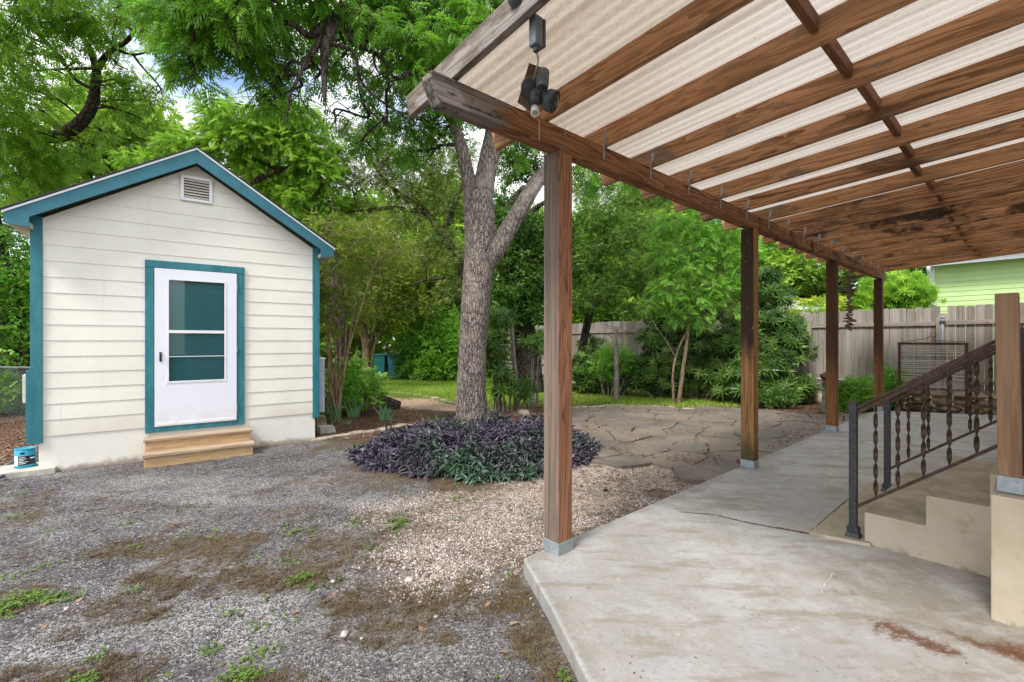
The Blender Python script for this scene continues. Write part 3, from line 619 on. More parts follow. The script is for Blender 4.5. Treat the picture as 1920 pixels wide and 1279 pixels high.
M_iron = m_plain('rusty_iron', (.075, .042, .032), .55, .4, 25, .3, .4, .2); M_irong = m_plain('grey_iron', (.055, .055, .062), .5, .35, 40, .3)
M_irong2 = m_plain('twist_iron', (.075, .048, .034), .55, .4, 25, .3)
def railing(t, label, s0, z0, near):
    r = thing('iron_handrail', label, 'handrail', (*TS(t, s0), .12), ANG, 'iron handrails on the porch steps')
    hz = .955 if near else .90; run = .80; sl = .70; w = .023
    m = MB().box(-w, w, -w, w, 0, hz); m.add([], []); nw = m.build('newel_post', M_irong, r, bevel=.004)
    q = MB(); q.hexa([(-.045, -.045, 0), (.045, -.045, 0), (.045, .045, 0), (-.045, .045, 0), (-.032, -.032, .035), (.032, -.032, .035), (.032, .032, .035), (-.032, .032, .035)]); q.box(-.034, .034, -.034, .034, .035, .07); q.build('base_shoe', M_irong, nw, bevel=.003)
    top = lambda d: (hz-.06)+sl*d; bot = lambda d: .20+(.80 if near else .78)*d
    def bar(f, w1, h1, d0, d1): return [(-w1, -d0, f(d0)-h1), (w1, -d0, f(d0)-h1), (w1, -d1, f(d1)-h1), (-w1, -d1, f(d1)-h1), (-w1, -d0, f(d0)+h1), (w1, -d0, f(d0)+h1), (w1, -d1, f(d1)+h1), (-w1, -d1, f(d1)+h1)]
    m = MB(); m.hexa(bar(top, .022, .011, -.05 if False else w, run)); m.hexa(bar(lambda d: top(d)-.031, .010, .016, w, run)); m.build('top_rail', M_iron, r, bevel=.003)
    MB().hexa(bar(bot, .013, .012, w, run)).build('bottom_rail', M_iron, r, bevel=.002)
    MB().box(-.02, .02, -run-.02, -run+.02, .60, top(run)).build('upper_post', M_irong, r)
    for d in ((.125, .243, .371, .492, .612) if near else (.148, .28, .41, .538, .655)):
        b0, t0 = bot(d)+.008, top(d)-.045; q = MB(); n = 64; base = []
        for i in range(n+1):
            f = i/n; z = b0+(t0-b0)*f; a = f*(t0-b0)/.115*math.pi; e = min(1, f/.07, (1-f)/.07); ww = .004+.0085*e; th = .0045
            cc, ss = math.cos(a), math.sin(a); off = .006*math.sin(f*9)*(1-e)
            for (u, v) in ((-ww, -th), (ww, -th), (ww, th), (-ww, th)): base.append((u*cc-v*ss+off, -d+u*ss+v*cc, z))
        q.add(base, [(4*i+j, 4*i+(j+1) % 4, 4*i+4+(j+1) % 4, 4*i+4+j) for i in range(n) for j in range(4)]); q.build('baluster', M_irong2, r)
    return r
railing(1.765, 'near twisted iron handrail of the porch steps, its foot at the slab crack', 1.19, .12, True)
railing(3.17, 'far twisted iron handrail of the porch steps, partly hidden by the near one', 1.14, .12, False)
M_np = m_wood('porch_post_wood', 2, (.33, .205, .125), (.21, .12, .07), .2, ringw=.08)
pp = thing('porch_post', 'thick weathered wooden post standing on the porch corner at the right edge', 'post', (*TS(1.22, 1.912), .728), ANG)
b0 = MB().hexa([(.012, -.085, .03), (.097, -.085, .03), (.097, 0, .03), (.012, 0, .03), (0, -.085+.012, 1.015), (.085, -.073, 1.015), (.085, .012, 1.015), (0, .012, 1.015)]); post = b0.build('post', M_np, pp, bevel=.006)
m = MB().box(.008, .101, -.089, .004, .004, .085); m.build('metal_shoe', M_galv, pp, bevel=.002); m = MB()
for k in (.25, .75): MB().lathe([(.006, 0), (.006, .006)], (.008, -.085*k-.002, .065), 8, Matrix.Rotation(R(-90), 4, 'Y')).build('bolt_head', M_galvd, pp)
pr = thing('porch_railing', 'brown board railing right of the thick porch post at the picture edge', 'railing', (*TS(1.30, 2.02), .724), ANG)
MB().box(0, .035, -1.4, -.002, .86, .93).build('top_rail', M_np, pr, bevel=.004); MB().box(.004, .03, -1.4, -.004, .05, .82).build('board', M_np, pr, bevel=.004); MB().box(0, .05, -1.45, -1.4, 0, .95).build('post', M_np, pr, bevel=.004)
# ---- the house the pergola leans on, outside the right edge of the photo
M_housew = m_plain('cream_siding', (.62, .58, .48), .7)
hs = thing('house', 'cream house wall the pergola roof leans against, beyond the right edge', 'house', (P1[0], P1[1], 0), ANG)
m = MB()
for k in range(24):
    z = .0+k*.16; m.hexa([(-2.2, -3.615, z), (10.4, -3.615, z), (10.4, -3.64, z), (-2.2, -3.64, z), (-2.2, -3.632, z+.158), (10.4, -3.632, z+.158), (10.4, -3.64, z+.158), (-2.2, -3.64, z+.158)])
m.box(-2.2, 10.4, -7, -3.645, -.1, 3.9); m.build('wall', M_housew, hs)

# ================================================================== SHED
TEAL = (.030, .19, .235)
s = NM('siding_paint'); c = s.coord(); n = s.noise(c, 1.5, 7, .6); gr2 = s.noise(s.coord('Object', 0, (3, 3, 60)), 1, 6, .7); col = s.mix(s.rng(n, .35, .65), (.76, .735, .65), (.82, .80, .715)); col = s.mix(s.math('MULTIPLY', s.rng(gr2, .55, .7), .25), col, (.66, .63, .54))
sp_ = s.n('ShaderNodeSeparateXYZ'); s.l(c, sp_.inputs[0]); col = s.mix(s.math('MULTIPLY', s.rng(s.math('ADD', sp_.outputs[2], s.math('MULTIPLY', n, .5)), .95, .62), .5), col, (.58, .53, .44)); st_ = s.noise(s.coord('Object', 0, (14, 14, .8)), 1, 6, .7); col = s.mix(s.math('MULTIPLY', s.rng(st_, .58, .72), .28), col, (.55, .51, .42))
M_side = s.done(col, .6, s.bump(gr2, .35, .004), spec=.3)
s = NM('foundation_paint'); c = s.coord(); sep = s.n('ShaderNodeSeparateXYZ'); s.l(c, sep.inputs[0]); n = s.noise(c, 6, 9, .72); n2 = s.noise(c, 40, 5, .7); col = s.mix(s.rng(n, .3, .7), (.74, .72, .65), (.80, .78, .72)); col = s.mix(s.rng(s.math('ADD', sep.outputs[2], s.math('MULTIPLY', n, .22)), .20, .11), col, (.34, .29, .23)); M_found = s.done(col, .75, s.bump(n2, .35, .006), spec=.2)
s = NM('teal_paint'); c = s.coord(); n = s.noise(s.coord('Object', 0, (9, 9, 1.6)), 1, 8, .7); f = s.noise(s.coord('Object', 0, (30, 30, 30)), 1, 5, .7); col = s.mix(s.rng(n, .3, .7), (.018, .14, .18), (.045, .22, .26)); M_teal = s.done(col, .5, s.bump(f, .35, .004), spec=.35)
M_tealf = m_plain('teal_fascia_paint', (.04, .17, .22), .55, .12, 5, 0, .3, .4)
s = NM('white_enamel'); c = s.coord(); sep = s.n('ShaderNodeSeparateXYZ'); s.l(c, sep.inputs[0]); n = s.noise(c, 7, 8, .7); col = s.mix(s.math('MULTIPLY', s.rng(sep.outputs[2], .75, .42), s.rng(n, .40, .62)), (.79, .80, .88), (.72, .71, .72)); M_white = s.done(col, s.rng(n, .3, .7, .28, .5), s.bump(s.noise(c, 3, 3), .08, .02), spec=.5); M_whitet = m_plain('white_trim', (.80, .82, .84), .45, .05, 8); M_shingle = m_plain('asphalt_shingle', (.045, .045, .05), .9, .4, 60, 0, .2, .6)
M_soff = m_plain('soffit_paint', (.52, .47, .36), .7, .1, 3); M_step = m_wood('new_step_wood', 0, (.50, .335, .185), (.33, .205, .105), .3); M_stept = m_wood('worn_tread_wood', 0, (.46, .36, .26), (.30, .21, .14), .2)
SA = math.atan2(.588, .8087); S0 = (-5.396, 5.15)
shed = thing('garden_shed', 'cream clapboard garden shed with teal trim and a gabled roof', 'shed', (*S0, 0), SA)
WD = 3.03; DP = 4.2; ZP = 3.966; SLP = .6325; OV = .175; FD = .20
ridge = lambda u: ZP-SLP*abs(u-WD/2)
def gab(z0, z1, lo, hi, top=.03):   # row of siding clipped by the gable
    poly = [(lo, z0), (hi, z0), (hi, z1), (lo, z1)]; L = math.hypot(SLP, 1)
    poly = clip(poly, SLP/L, 1/L, (ZP-top+SLP*WD/2)/L); poly = clip(poly, -SLP/L, 1/L, (ZP-top-SLP*WD/2)/L); return poly
m = MB(); D0, D1 = .99, 2.05
rows = [(.413+.182*k, .413+.182*(k+1)) for k in range(19)]
for z0, z1 in rows:
    segs = [(.0, WD)] if z0 >= 2.50 else [(.0, D0), (D1, WD)]
    if z0 < 2.50 < z1: segs = [(.0, D0), (D1, WD)]
    for lo, hi in segs:
        P = gab(z0+.002, z1+.004, lo, hi, .16)
        if len(P) < 3: continue
        fr = lambda p: (p[0], -.0145+(p[1]-z0)/(z1-z0)*.0075, p[1]); bk = lambda p: (p[0], .004, p[1])
        m.prism(P, fr, bk)
m.box(D0, D1, -.008, .0, 2.45, 2.61)
core = [(0.01, .40), (D0+.02, .40), (D0+.02, 2.45), (D1-.02, 2.45), (D1-.02, .40), (WD-.01, .40), (WD-.01, ridge(WD)-.2), (WD/2, ZP-.2), (.01, ridge(0)-.2)]
m.prism(core, lambda p: (p[0], .002, p[1]), lambda p: (p[0], .1, p[1]))
for u0 in (.0, WD-.1): m.box(u0+.003, u0+.097, .1, DP, .40, 2.72)
m.box(.1, WD-.1, DP-.1, DP-.002, .40, 2.7)
for k in range(13):                             # side boards
    z = .413+.182*k
    for u, sg in ((0, -1), (WD, 1)): m.hexa([(u+sg*.014 if False else u-.0, .09, z), (u+sg*.014, .09, z), (u+sg*.014, DP, z), (u, DP, z), (u, .09, z+.18), (u+sg*.004, .09, z+.18), (u+sg*.004, DP, z+.18), (u, DP, z+.18)])
wall = m.build('wall', M_side, shed)
MB().box(.045, WD-.04, -.004, DP-.04, -.12, .418).build('foundation', M_found, shed, bevel=.004)
for u0, u1 in ((-.018, .078), (WD-.078, WD+.018)):
    MB().box(u0, u1, -.034, .085, .345, ridge(0)-.1).build('corner_board', M_teal, shed, bevel=.003)
MB().box(-.06, -.0185, .0, .10, .345, 1.17).build('side_batten', M_teal, shed, bevel=.003, label='short teal batten on the left corner board')
# roof slabs
TH = .05
for sg in (-1, 1):
    ue = WD/2+sg*(WD/2+OV+.03); um = WD/2
    zt = lambda u, d=0: ZP-SLP*abs(u-WD/2)+d
    P = [(um, ZP+.012), (ue, zt(ue)+.012), (ue, zt(ue)+.030), (um, ZP+.030)]
    MB().prism(P, lambda p: (p[0], -FD-.045, p[1]), lambda p: (p[0], DP+.2, p[1])).build('roof_shingles', M_shingle, shed)
    P = [(um, ZP-.014), (ue-sg*.012, zt(ue)-.012), (ue-sg*.012, zt(ue)+.0115), (um, ZP+.0115)]
    MB().prism(P, lambda p: (p[0], -FD-.035, p[1]), lambda p: (p[0], -FD+.02, p[1])).build('drip_edge', M_whitet, shed)
    un = WD/2+sg*(WD/2-.01); uo = WD/2+sg*(WD/2+OV); P = [(um, ZP-.015), (uo, zt(uo)-.015), (uo, zt(uo)-.135), (un, zt(uo)-.16), (un, zt(un)-.16), (um, ZP-.185)]
    MB().prism(P, lambda p: (p[0], -FD-.022, p[1]), lambda p: (p[0], -FD, p[1])).build('rake_board', M_tealf, shed, bevel=.002)
    P = [(um, ZP-.025), (uo, zt(uo)-.02), (uo, zt(uo)-.045), (um, ZP-.075)]
    MB().prism(P, lambda p: (p[0], -FD+.002, p[1]), lambda p: (p[0], DP+.18, p[1])).build('roof_deck', M_soff, shed)
    MB().prism([(uo, zt(uo)-.046), (uo, zt(uo)-.13), (un, zt(uo)-.155), (un, zt(uo)-.10)], lambda p: (p[0], -FD+.002, p[1]), lambda p: (p[0], DP+.15, p[1])).build('soffit', M_soff, shed)
# vent
vt = MB(); U0, U1, V0, V1 = 1.345, 1.690, 3.33, 3.655
for a in ((U0, U1, V0, V0+.035), (U0, U1, V1-.035, V1), (U0, U0+.035, V0+.035, V1-.035), (U1-.035, U1, V0+.035, V1-.035)): vt.box(a[0], a[1], -.05, -.016, a[2], a[3])
vent = vt.build('gable_vent', M_whitet, shed, bevel=.002); m = MB()
for k in range(7):
    z = V0+.042+k*.036; m.hexa([(U0+.03, -.046, z), (U1-.03, -.046, z), (U1-.03, -.043, z), (U0+.03, -.043, z), (U0+.03, -.020, z+.030), (U1-.03, -.020, z+.030), (U1-.03, -.017, z+.030), (U0+.03, -.017, z+.030)])
m.build('louvres', m_plain('louvre_cream', (.62, .58, .50), .6), vent); MB().box(U0+.02, U1-.02, -.0165, -.0155, V0+.02, V1-.02).build('vent_screen', m_plain('vent_dark', (.03, .022, .016), .9), vent)
# door frame, storm door, inner door
fr = MB(); fr.box(.985, 1.075, -.036, .04, .347, 2.425); fr.box(1.972, 2.062, -.036, .04, .347, 2.425); fr.box(.985, 2.062, -.040, .04, 2.427, 2.519); fr.box(1.077, 1.970, -.034, .04, .347, .412)
fr.build('door_frame', M_teal, shed, bevel=.004)
dr = MB(); y0, y1 = -.046, -.018
for a in ((1.080, 1.205, .417, 2.421), (1.845, 1.967, .417, 2.421), (1.205, 1.845, 2.30, 2.421), (1.205, 1.845, .417, .965)): dr.box(a[0], a[1], y0, y1, a[2], a[3])
door = dr.build('storm_door', M_white, shed, bevel=.0015)
m = MB(); q = .012
for a in ((1.205, 1.224, .965, 2.30), (1.826, 1.845, .965, 2.30), (1.224, 1.826, 2.282, 2.30), (1.224, 1.826, .965, .985), (1.224, 1.826, 1.602, 1.640), (1.224, 1.826, 1.296, 1.304)): m.box(a[0], a[1], y0-.006, y1, a[2], a[3])
m.box(1.19, 1.86, y0-.004, y0, .955, .963); m.build('window_rails', M_whitet, door)
m = MB(); m.box(1.10, 1.95, y0-.003, y0, .432, .462); m.build('kick_strip', M_whitet, door, bevel=.001)
s = NM('window_glass'); gl = s.n('ShaderNodeBsdfGlass'); gl.inputs['IOR'].default_value = 1.45; gl.inputs['Roughness'].default_value = .02; gl.inputs['Color'].default_value = (.93, .97, .96, 1)
tp = s.n('ShaderNodeBsdfTransparent'); gs = s.n('ShaderNodeBsdfGlossy'); gs.inputs['Roughness'].default_value = .03; fr_ = s.n('ShaderNodeFresnel'); mx = s.n('ShaderNodeMixShader'); tp.inputs[0].default_value = (.86, .93, .93, 1)
s.l(s.math('ADD', fr_.outputs[0], .0), mx.inputs[0]); s.l(tp.outputs[0], mx.inputs[1]); s.l(gs.outputs[0], mx.inputs[2]); s.l(mx.outputs[0], s.out.inputs[0]); M_glass = s.m
MB().box(1.2245, 1.8255, -.030, -.027, 1.641, 2.281).build('glass_pane', M_glass, door); MB().box(1.2245, 1.8255, -.034, -.031, .986, 1.601).build('glass_pane', M_glass, door)
M_blk = m_plain('black_handle', (.012, .012, .014), .35)
hd = MB().box(1.128, 1.152, y0-.006, y0, 1.24, 1.36); hd.tube(smooth_line([(1.14, y0-.004, 1.345), (1.14, y0-.035, 1.335), (1.14, y0-.040, 1.30), (1.14, y0-.030, 1.265)], 4), [.007]*9+[.010]*4, 8); hd.lathe([(.008, 0), (.008, .008)], (1.14, y0-.005, 1.255), 8, Matrix.Rotation(R(90), 4, 'X')); hd.build('handle', M_blk, door, bevel=.001)
m = MB()
for z in (.55, 1.35, 2.2): m.tube([(1.972, y0-.004, z), (1.972, y0-.004, z+.075)], .007, 8)
m.box(1.9675, 1.9712, y0, y1, .42, 2.42); m.build('hinge', M_galv, door)
MB().box(1.08, 1.97, .045, .075, .40, 2.43).build('inner_door', m_plain('teal_door_paint', (.015, .30, .36), .45, .1, 3), shed)
# meter box on the right wall, window unit on the left wall
eb = thing('meter_box', 'pale grey metal box on the right side wall of the shed', 'electrical box', (S0[0]+WD*.8087, S0[1]+WD*.588, 0), SA)
MB().box(.016, .125, .10, .42, .40, 1.22).build('cabinet', m_plain('pale_blue_grey', (.45, .52, .60), .5), eb, bevel=.006); MB().box(.013, .135, .093, .43, 1.22, 1.24).build('lid', M_whitet, eb)
ac = thing('air_conditioner', 'white window air conditioner sticking out of the left shed wall', 'air conditioner', (*S0, 0), SA)
MB().box(-.375, -.016, 1.5, 2.1, .66, 1.05).build('case', m_plain('aged_cream', (.5, .48, .42), .6), ac, bevel=.01); m = MB()
for k in range(9): m.box(-.381, -.3755, 1.52, 2.08, .70+k*.04, .715+k*.04)
m.build('grille', m_plain('grille_grey', (.3, .3, .28), .6), ac)
# steps in front of the door
st = thing('wooden_steps', 'two low pale wooden steps below the white shed door', 'steps', (*S0, 0), SA)
MB().box(.995, 2.115, -.245, -.042, .012, .268).build('upper_box', M_step, st, bevel=.003); MB().box(.98, 2.13, -.265, -.040, .270, .305).build('tread', M_stept, st, bevel=.004)
MB().box(.995, 2.12, -.43, -.2475, -.02, .118).build('lower_box', M_step, st, bevel=.003); MB().box(.98, 2.14, -.452, -.248, .120, .155).build('tread', M_stept, st, bevel=.004)

# ================================================================== VEGETATION
random.seed(11); RNG = np.random.default_rng(11)
def m_bark(name, light, dark, sc=1., bstr=.9):
    s = NM(name); c = s.coord('Object', 0, (sc*9, sc*9, sc*2.2)); d = s.noise(c, 1, 6, .6); a = s.n('ShaderNodeVectorMath', operation='ADD'); s.l(c, a.inputs[0])
    sc_ = s.n('ShaderNodeVectorMath', operation='SCALE'); q = s.n('ShaderNodeTexNoise'); s.l(c, q.inputs['Vector']); q.inputs['Scale'].default_value = 1.3; q.inputs['Detail'].default_value = 5; s.l(q.outputs[1], sc_.inputs[0]); sc_.inputs[3].default_value = .9; s.l(sc_.outputs[0], a.inputs[1])
    e = s.vor(a.outputs[0], 1.6, 'DISTANCE_TO_EDGE'); e2 = s.vor(a.outputs[0], 4.2, 'DISTANCE_TO_EDGE'); fine = s.noise(s.coord('Object', 0, (sc*60, sc*60, sc*30)), 1, 6, .7); big = s.noise(s.coord(), 2.2, 5)
    h = s.math('ADD', s.rng(e, .0, .22), s.math('MULTIPLY', s.rng(e2, 0, .2), .5)); h = s.math('ADD', h, s.math('MULTIPLY', fine, .5))
    col = s.mix(s.rng(h, .35, 1.3), dark, light); col = s.mix(s.rng(big, .5, .72), col, tuple(min(1, x*1.35) for x in light)); col = s.mix(s.rng(fine, .62, .75), col, (.36, .33, .30))
    return s.done(col, .9, s.bump(h, bstr, .03), spec=.15)
M_bark = m_bark('pecan_bark', (.30, .235, .19), (.075, .055, .045)); M_barkc = m_bark('pecan_trunk_bark', (.43, .365, .32), (.09, .07, .058), 2.1, 1.); M_barkd = m_bark('dark_bark', (.11, .09, .075), (.02, .016, .013)); M_barkt = m_bark('smooth_bark', (.36, .26, .17), (.19, .12, .075), .6, .3); M_barkg = m_bark('grey_bark', (.30, .26, .22), (.12, .10, .085), 1.5, .5)
L_pecan = m_leaf('pecan_leaf', [(.030, .105, .016), (.060, .185, .022), (.10, .26, .03), (.17, .36, .05)], .4, .45, (.22, .50, .04))
L_pecan2 = m_leaf('pecan_leaf_light', [(.065, .16, .022), (.11, .25, .03), (.17, .34, .045), (.25, .43, .06)], .4, .52, (.26, .52, .05))
L_lime = m_leaf('light_leaf', [(.06, .17, .02), (.11, .27, .03), (.17, .36, .045), (.28, .46, .06)], .42, .45, (.30, .55, .05))
L_oak = m_leaf('oak_leaf', [(.055, .10, .03), (.09, .16, .045), (.13, .21, .06), (.20, .28, .09)], .5, .25, (.2, .35, .06))
L_myrtle = m_leaf('myrtle_leaf', [(.04, .09, .018), (.08, .15, .022), (.13, .20, .03), (.20, .25, .045)], .45, .4, (.30, .45, .05))
L_dark = m_leaf('dark_leaf', [(.018, .055, .014), (.035, .095, .022), (.06, .14, .03), (.09, .19, .04)], .35, .25, (.12, .3, .04))
L_dark2 = m_leaf('evergreen_leaf', [(.03, .075, .018), (.06, .14, .03), (.10, .20, .04), (.15, .28, .05)], .4, .3, (.16, .36, .05))
L_glossy = m_leaf('oleander_leaf', [(.025, .075, .018), (.05, .13, .028), (.10, .21, .045), (.20, .34, .09)], .32, .22, (.2, .4, .06), tint=(.85, .72, .65))
L_bush = m_leaf('bush_leaf', [(.06, .16, .022), (.08, .24, .03), (.13, .32, .05), (.20, .40, .08)], .4, .35, (.2, .5, .06))
L_vine = m_leaf('vine_leaf', [(.09, .20, .02), (.16, .31, .03), (.26, .38, .04), (.42, .34, .07)], .45, .35, (.35, .5, .05))
L_iris = m_leaf('iris_leaf', [(.08, .17, .08), (.14, .27, .13), (.22, .38, .20)], .45, .25, (.2, .4, .15), tint=(.8, .85, .8))
L_purple = m_leaf('purple_leaf', [(.03, .020, .036), (.062, .045, .075), (.055, .058, .062), (.045, .085, .055), (.075, .14, .075), (.11, .085, .14)], .35, .12, (.08, .10, .07), 1.4, (1, 1, 1))
L_far = m_leaf('far_leaf', [(.07, .16, .025), (.12, .25, .035), (.18, .34, .05), (.28, .44, .08)], .5, .45, (.3, .5, .06), .35)
T_P = T_pinnate(.27, 5, .105, .030); T_P2 = T_pinnate(.32, 6, .13, .036); T_S = T_sprig(7, .075, .042, .22); T_SF = T_sprig(8, .045, .018, .16); T_SB = T_sprig(6, .15, .085, .35); T_RO = T_rosette()

def branches(m, starts, targets, r0, r1, bend=.15, n=7):
    """thin boughs from the nearest point of the limbs to each leaf cluster"""
    S_ = np.array(starts)
    for tgt in targets:
        tg = np.array(tgt[:3], float); i = int(np.argmin(np.linalg.norm(S_-tg, axis=1)+np.maximum(0, S_[:, 2]-tg[2])*.6)); p = S_[i]
        L = np.linalg.norm(tg-p)
        if L < .15: continue
        mid1 = p+(tg-p)*.35+RNG.normal(0, bend*L*.5, 3)+np.array([0, 0, .08*L]); mid2 = p+(tg-p)*.7+RNG.normal(0, bend*L*.5, 3)+np.array([0, 0, .06*L])
        pts = smooth_line([p, mid1, mid2, tg], 4); rr = [r0+(r1-r0)*k/(len(pts)-1) for k in range(len(pts))]; m.tube(pts, rr, n, rough=.15)
        for _ in range(4):
            a = pts[random.randrange(4, len(pts)-1)]; e = tg+RNG.normal(0, 1, 3)*np.array(tgt[3:6])*.62; mm = (a+e)/2+RNG.normal(0, .08, 3)*L
            q = smooth_line([a, mm, e], 4); m.tube(q, [r1*1.1+(.004-r1)*k/(len(q)-1) for k in range(len(q))], 4)
            for _ in range(2):
                a2 = q[random.randrange(2, len(q))]; e2 = tg+RNG.normal(0, 1, 3)*np.array(tgt[3:6])*.75; q2 = smooth_line([a2, (a2+e2)/2+RNG.normal(0, .05, 3)*L, e2], 3); m.tube(q2, [.006-.003*k/(len(q2)-1) for k in range(len(q2))], 3)
def leaves(name, tm, blobs, n, sc, mat, parent, shell=.35, droop=.45, jit=.7, svar=.2, loc=None):
    p, d, _ = in_blobs(blobs, n, shell); 
    if loc is not None: p = p-np.array(loc)
    dr = d*.8+RNG.normal(0, jit, (n, 3)); dr[:, 2] = dr[:, 2]*.6-droop
    return scatter(name, tm, p, dr, sc*(1+RNG.normal(0, svar, n)).clip(.5, 1.6), mat, parent)
def tree(name, label, loc, limbs, blobs, tm, n, sc, leafm, bark, group=None, cat='tree', br=(.03, .012), droop=.45, shell=.35, nring=14, trunk_name='trunk', bend=.15, rough=.06, targets=None, dark_from=99):
    """limbs: list of (points in world space, radii); geometry local to loc"""
    L = np.array(loc, float); t = thing(name, label, cat, loc, 0, group); m0 = m = MB(); m2 = MB() if dark_from < 99 else m; starts = []
    for li, (pts, rad) in enumerate(limbs):
        m = m2 if li >= dark_from else m0
        pts = [np.array(p, float)-L for p in pts]; k = 6; P = smooth_line(pts, k); rr = np.interp(np.linspace(0, len(pts)-1, len(P)), range(len(pts)), rad); m.tube(P, rr, nring, rough=rough); starts += [p for p in P[(k if len(limbs) > 1 else len(P)//3):]]
    bl = [(b[0]-L[0], b[1]-L[1], b[2]-L[2], *b[3:]) for b in blobs]
    if br: branches(m2, starts, bl if targets is None else bl[:targets], br[0], br[1], bend)
    m0.build(trunk_name, bark, t, True)
    if m2 is not m0: m2.build('limbs', M_barkd, t, True)
    leaves('crown', tm, bl, n, sc, leafm, t, shell, droop)
    return t
def wb(lst, r=None, flat=.8):           # (px, py, depth, radius) -> blobs
    return [(*W(a, b, Y), q, q, q*flat) for a, b, Y, q in lst]

# ---- the pecan in the purple bed: forked grey trunk, crown arching over the yard
TR = (-.62, 7.1, 0)
lim = [([(-.62, 7.1, -.1), (-.62, 7.1, .25), W(884, 720, 7.1), W(887, 640, 7.1), W(894, 540, 7.1), W(899, 460, 7.1), W(899, 405, 7.1), W(897, 365, 7.12)], [.31, .25, .225, .215, .225, .235, .24, .22]),
       ([W(893, 400, 7.1), W(880, 345, 7.1), W(866, 281, 7.0), W(848, 225, 6.9), W(812, 165, 6.7), W(778, 108, 6.5), W(740, 60, 6.3), W(700, 30, 6.15), W(650, 14, 6.0)], [.15, .12, .09, .08, .075, .07, .065, .06, .055]),
       ([W(902, 405, 7.1), W(908, 345, 7.1), W(917, 295, 7.1), W(926, 250, 7.2), W(936, 170, 7.4), W(960, 60, 7.8)], [.17, .16, .15, .14, .13, .10]),
       ([W(908, 500, 7.08), W(928, 470, 7.1), W(953, 430, 7.2), W(980, 385, 7.3), W(1012, 335, 7.5), W(1080, 270, 7.8), W(1180, 180, 8.2)], [.13, .155, .14, .13, .12, .10, .07]),
       ([W(652, 16, 6.0), W(625, 38, 5.9), W(600, 55, 5.85), W(577, 66, 5.8), W(545, 44, 5.7), W(500, 42, 5.6), W(440, 38, 5.4), W(370, 30, 5.2)], [.08, .07, .055, .04, .032, .03, .022, .014]),
       ([W(632, 30, 5.95), W(612, 80, 5.8), W(608, 130, 5.75), W(609, 190, 5.7)], [.075, .065, .045, .018]),
       ([W(650, 22, 6.0), W(655, 60, 6.0), W(665, 82, 6.0), W(700, 98, 6.1), W(722, 118, 6.1), W(738, 145, 6.1)], [.06, .05, .035, .03, .022, .012]),
       ([W(620, 45, 5.9), W(592, 90, 5.8), W(575, 115, 5.75), W(560, 145, 5.7), W(545, 175, 5.6), W(537, 230, 5.5)], [.05, .038, .03, .02, .014, .008]),
       ([W(612, 80, 5.8), W(660, 95, 5.9), W(672, 130, 5.95), W(682, 160, 6), W(730, 200, 6.1), W(765, 215, 6.2)], [.03, .022, .02, .018, .012, .006]),
       ([W(700, 98, 6.1), W(706, 130, 6.1), W(730, 155, 6.2), W(728, 200, 6.2)], [.02, .014, .01, .005]),
       ([W(672, 130, 5.95), W(676, 180, 6), W(695, 210, 6.1), W(745, 245, 6.3)], [.016, .012, .009, .005])]
top = [(330, 25, 5.6, .55), (400, 15, 5.8, .55), (465, 40, 5.7, .5), (520, 15, 6.2, .45), (560, 50, 6.6, .35), (650, 30, 7.0, .45), (705, 50, 7.2, .5), (760, 20, 6.8, .55), (800, 60, 6.9, .55), (860, 55, 7.2, .5), (905, 30, 7.3, .5), (950, 25, 7.6, .45),
       (360, 80, 5.7, .45), (425, 75, 6.0, .42), (480, 95, 6.0, .4), (345, 120, 5.9, .32), (530, 110, 6.2, .35), (640, 110, 6.7, .4), (700, 145, 6.9, .42), (765, 140, 6.8, .45), (820, 120, 7.0, .5), (870, 100, 7.2, .45),
       (365, 150, 6.0, .25), (500, 150, 6.3, .33), (545, 195, 6.4, .3), (480, 190, 6.5, .25), (715, 215, 7.0, .4), (780, 225, 7.1, .42), (690, 265, 7.2, .3), (760, 285, 7.3, .38), (825, 255, 7.4, .3), (630, 225, 6.8, .2), (590, 150, 6.4, .22),
       (960, 270, 7.8, .35), (1000, 300, 8, .4), (955, 330, 8.2, .25), (1060, 310, 8.1, .35), (870, 150, 7.2, .32), (800, 180, 7.2, .3), (1120, 330, 8.2, .4), (1200, 330, 8.5, .4), (870, 265, 7.4, .2), (440, 5, 5.2, .5), (600, 0, 5.8, .4), (720, 0, 6.3, .5), (850, 5, 6.6, .5),
       (560, -60, 5.6, .7), (720, -70, 6.3, .8), (900, -60, 7, .9), (400, -70, 5.2, .8), (1000, -60, 8, 1), (1150, 60, 8.6, .9), (1300, 120, 9, .9), (1080, 200, 8.4, .7)]
top += [(740, 90, 6.2, .36), (800, 110, 6.3, .4), (845, 70, 6.3, .42), (770, 60, 6.0, .38), (900, 100, 6.8, .4), (840, 180, 6.6, .36), (790, 150, 6.2, .3), (930, 60, 7, .42), (700, 40, 5.9, .3), (880, 200, 7.0, .3), (830, 230, 6.9, .25), (960, 300, 7.7, .35), (1000, 250, 7.8, .4), (875, 20, 6.4, .4), (600, 90, 6.6, .25), (640, 60, 6.5, .3)]
top = [(a, b2, c_, r_*.86) for a, b2, c_, r_ in top]
tree('pecan_tree', 'large pecan tree with a forked grey trunk rising from the purple plant bed', TR, lim, wb(top), T_P, 10800, .74, L_pecan, M_barkc, br=(.024, .010), droop=.5, nring=22, bend=.2, shell=.2, dark_from=4)

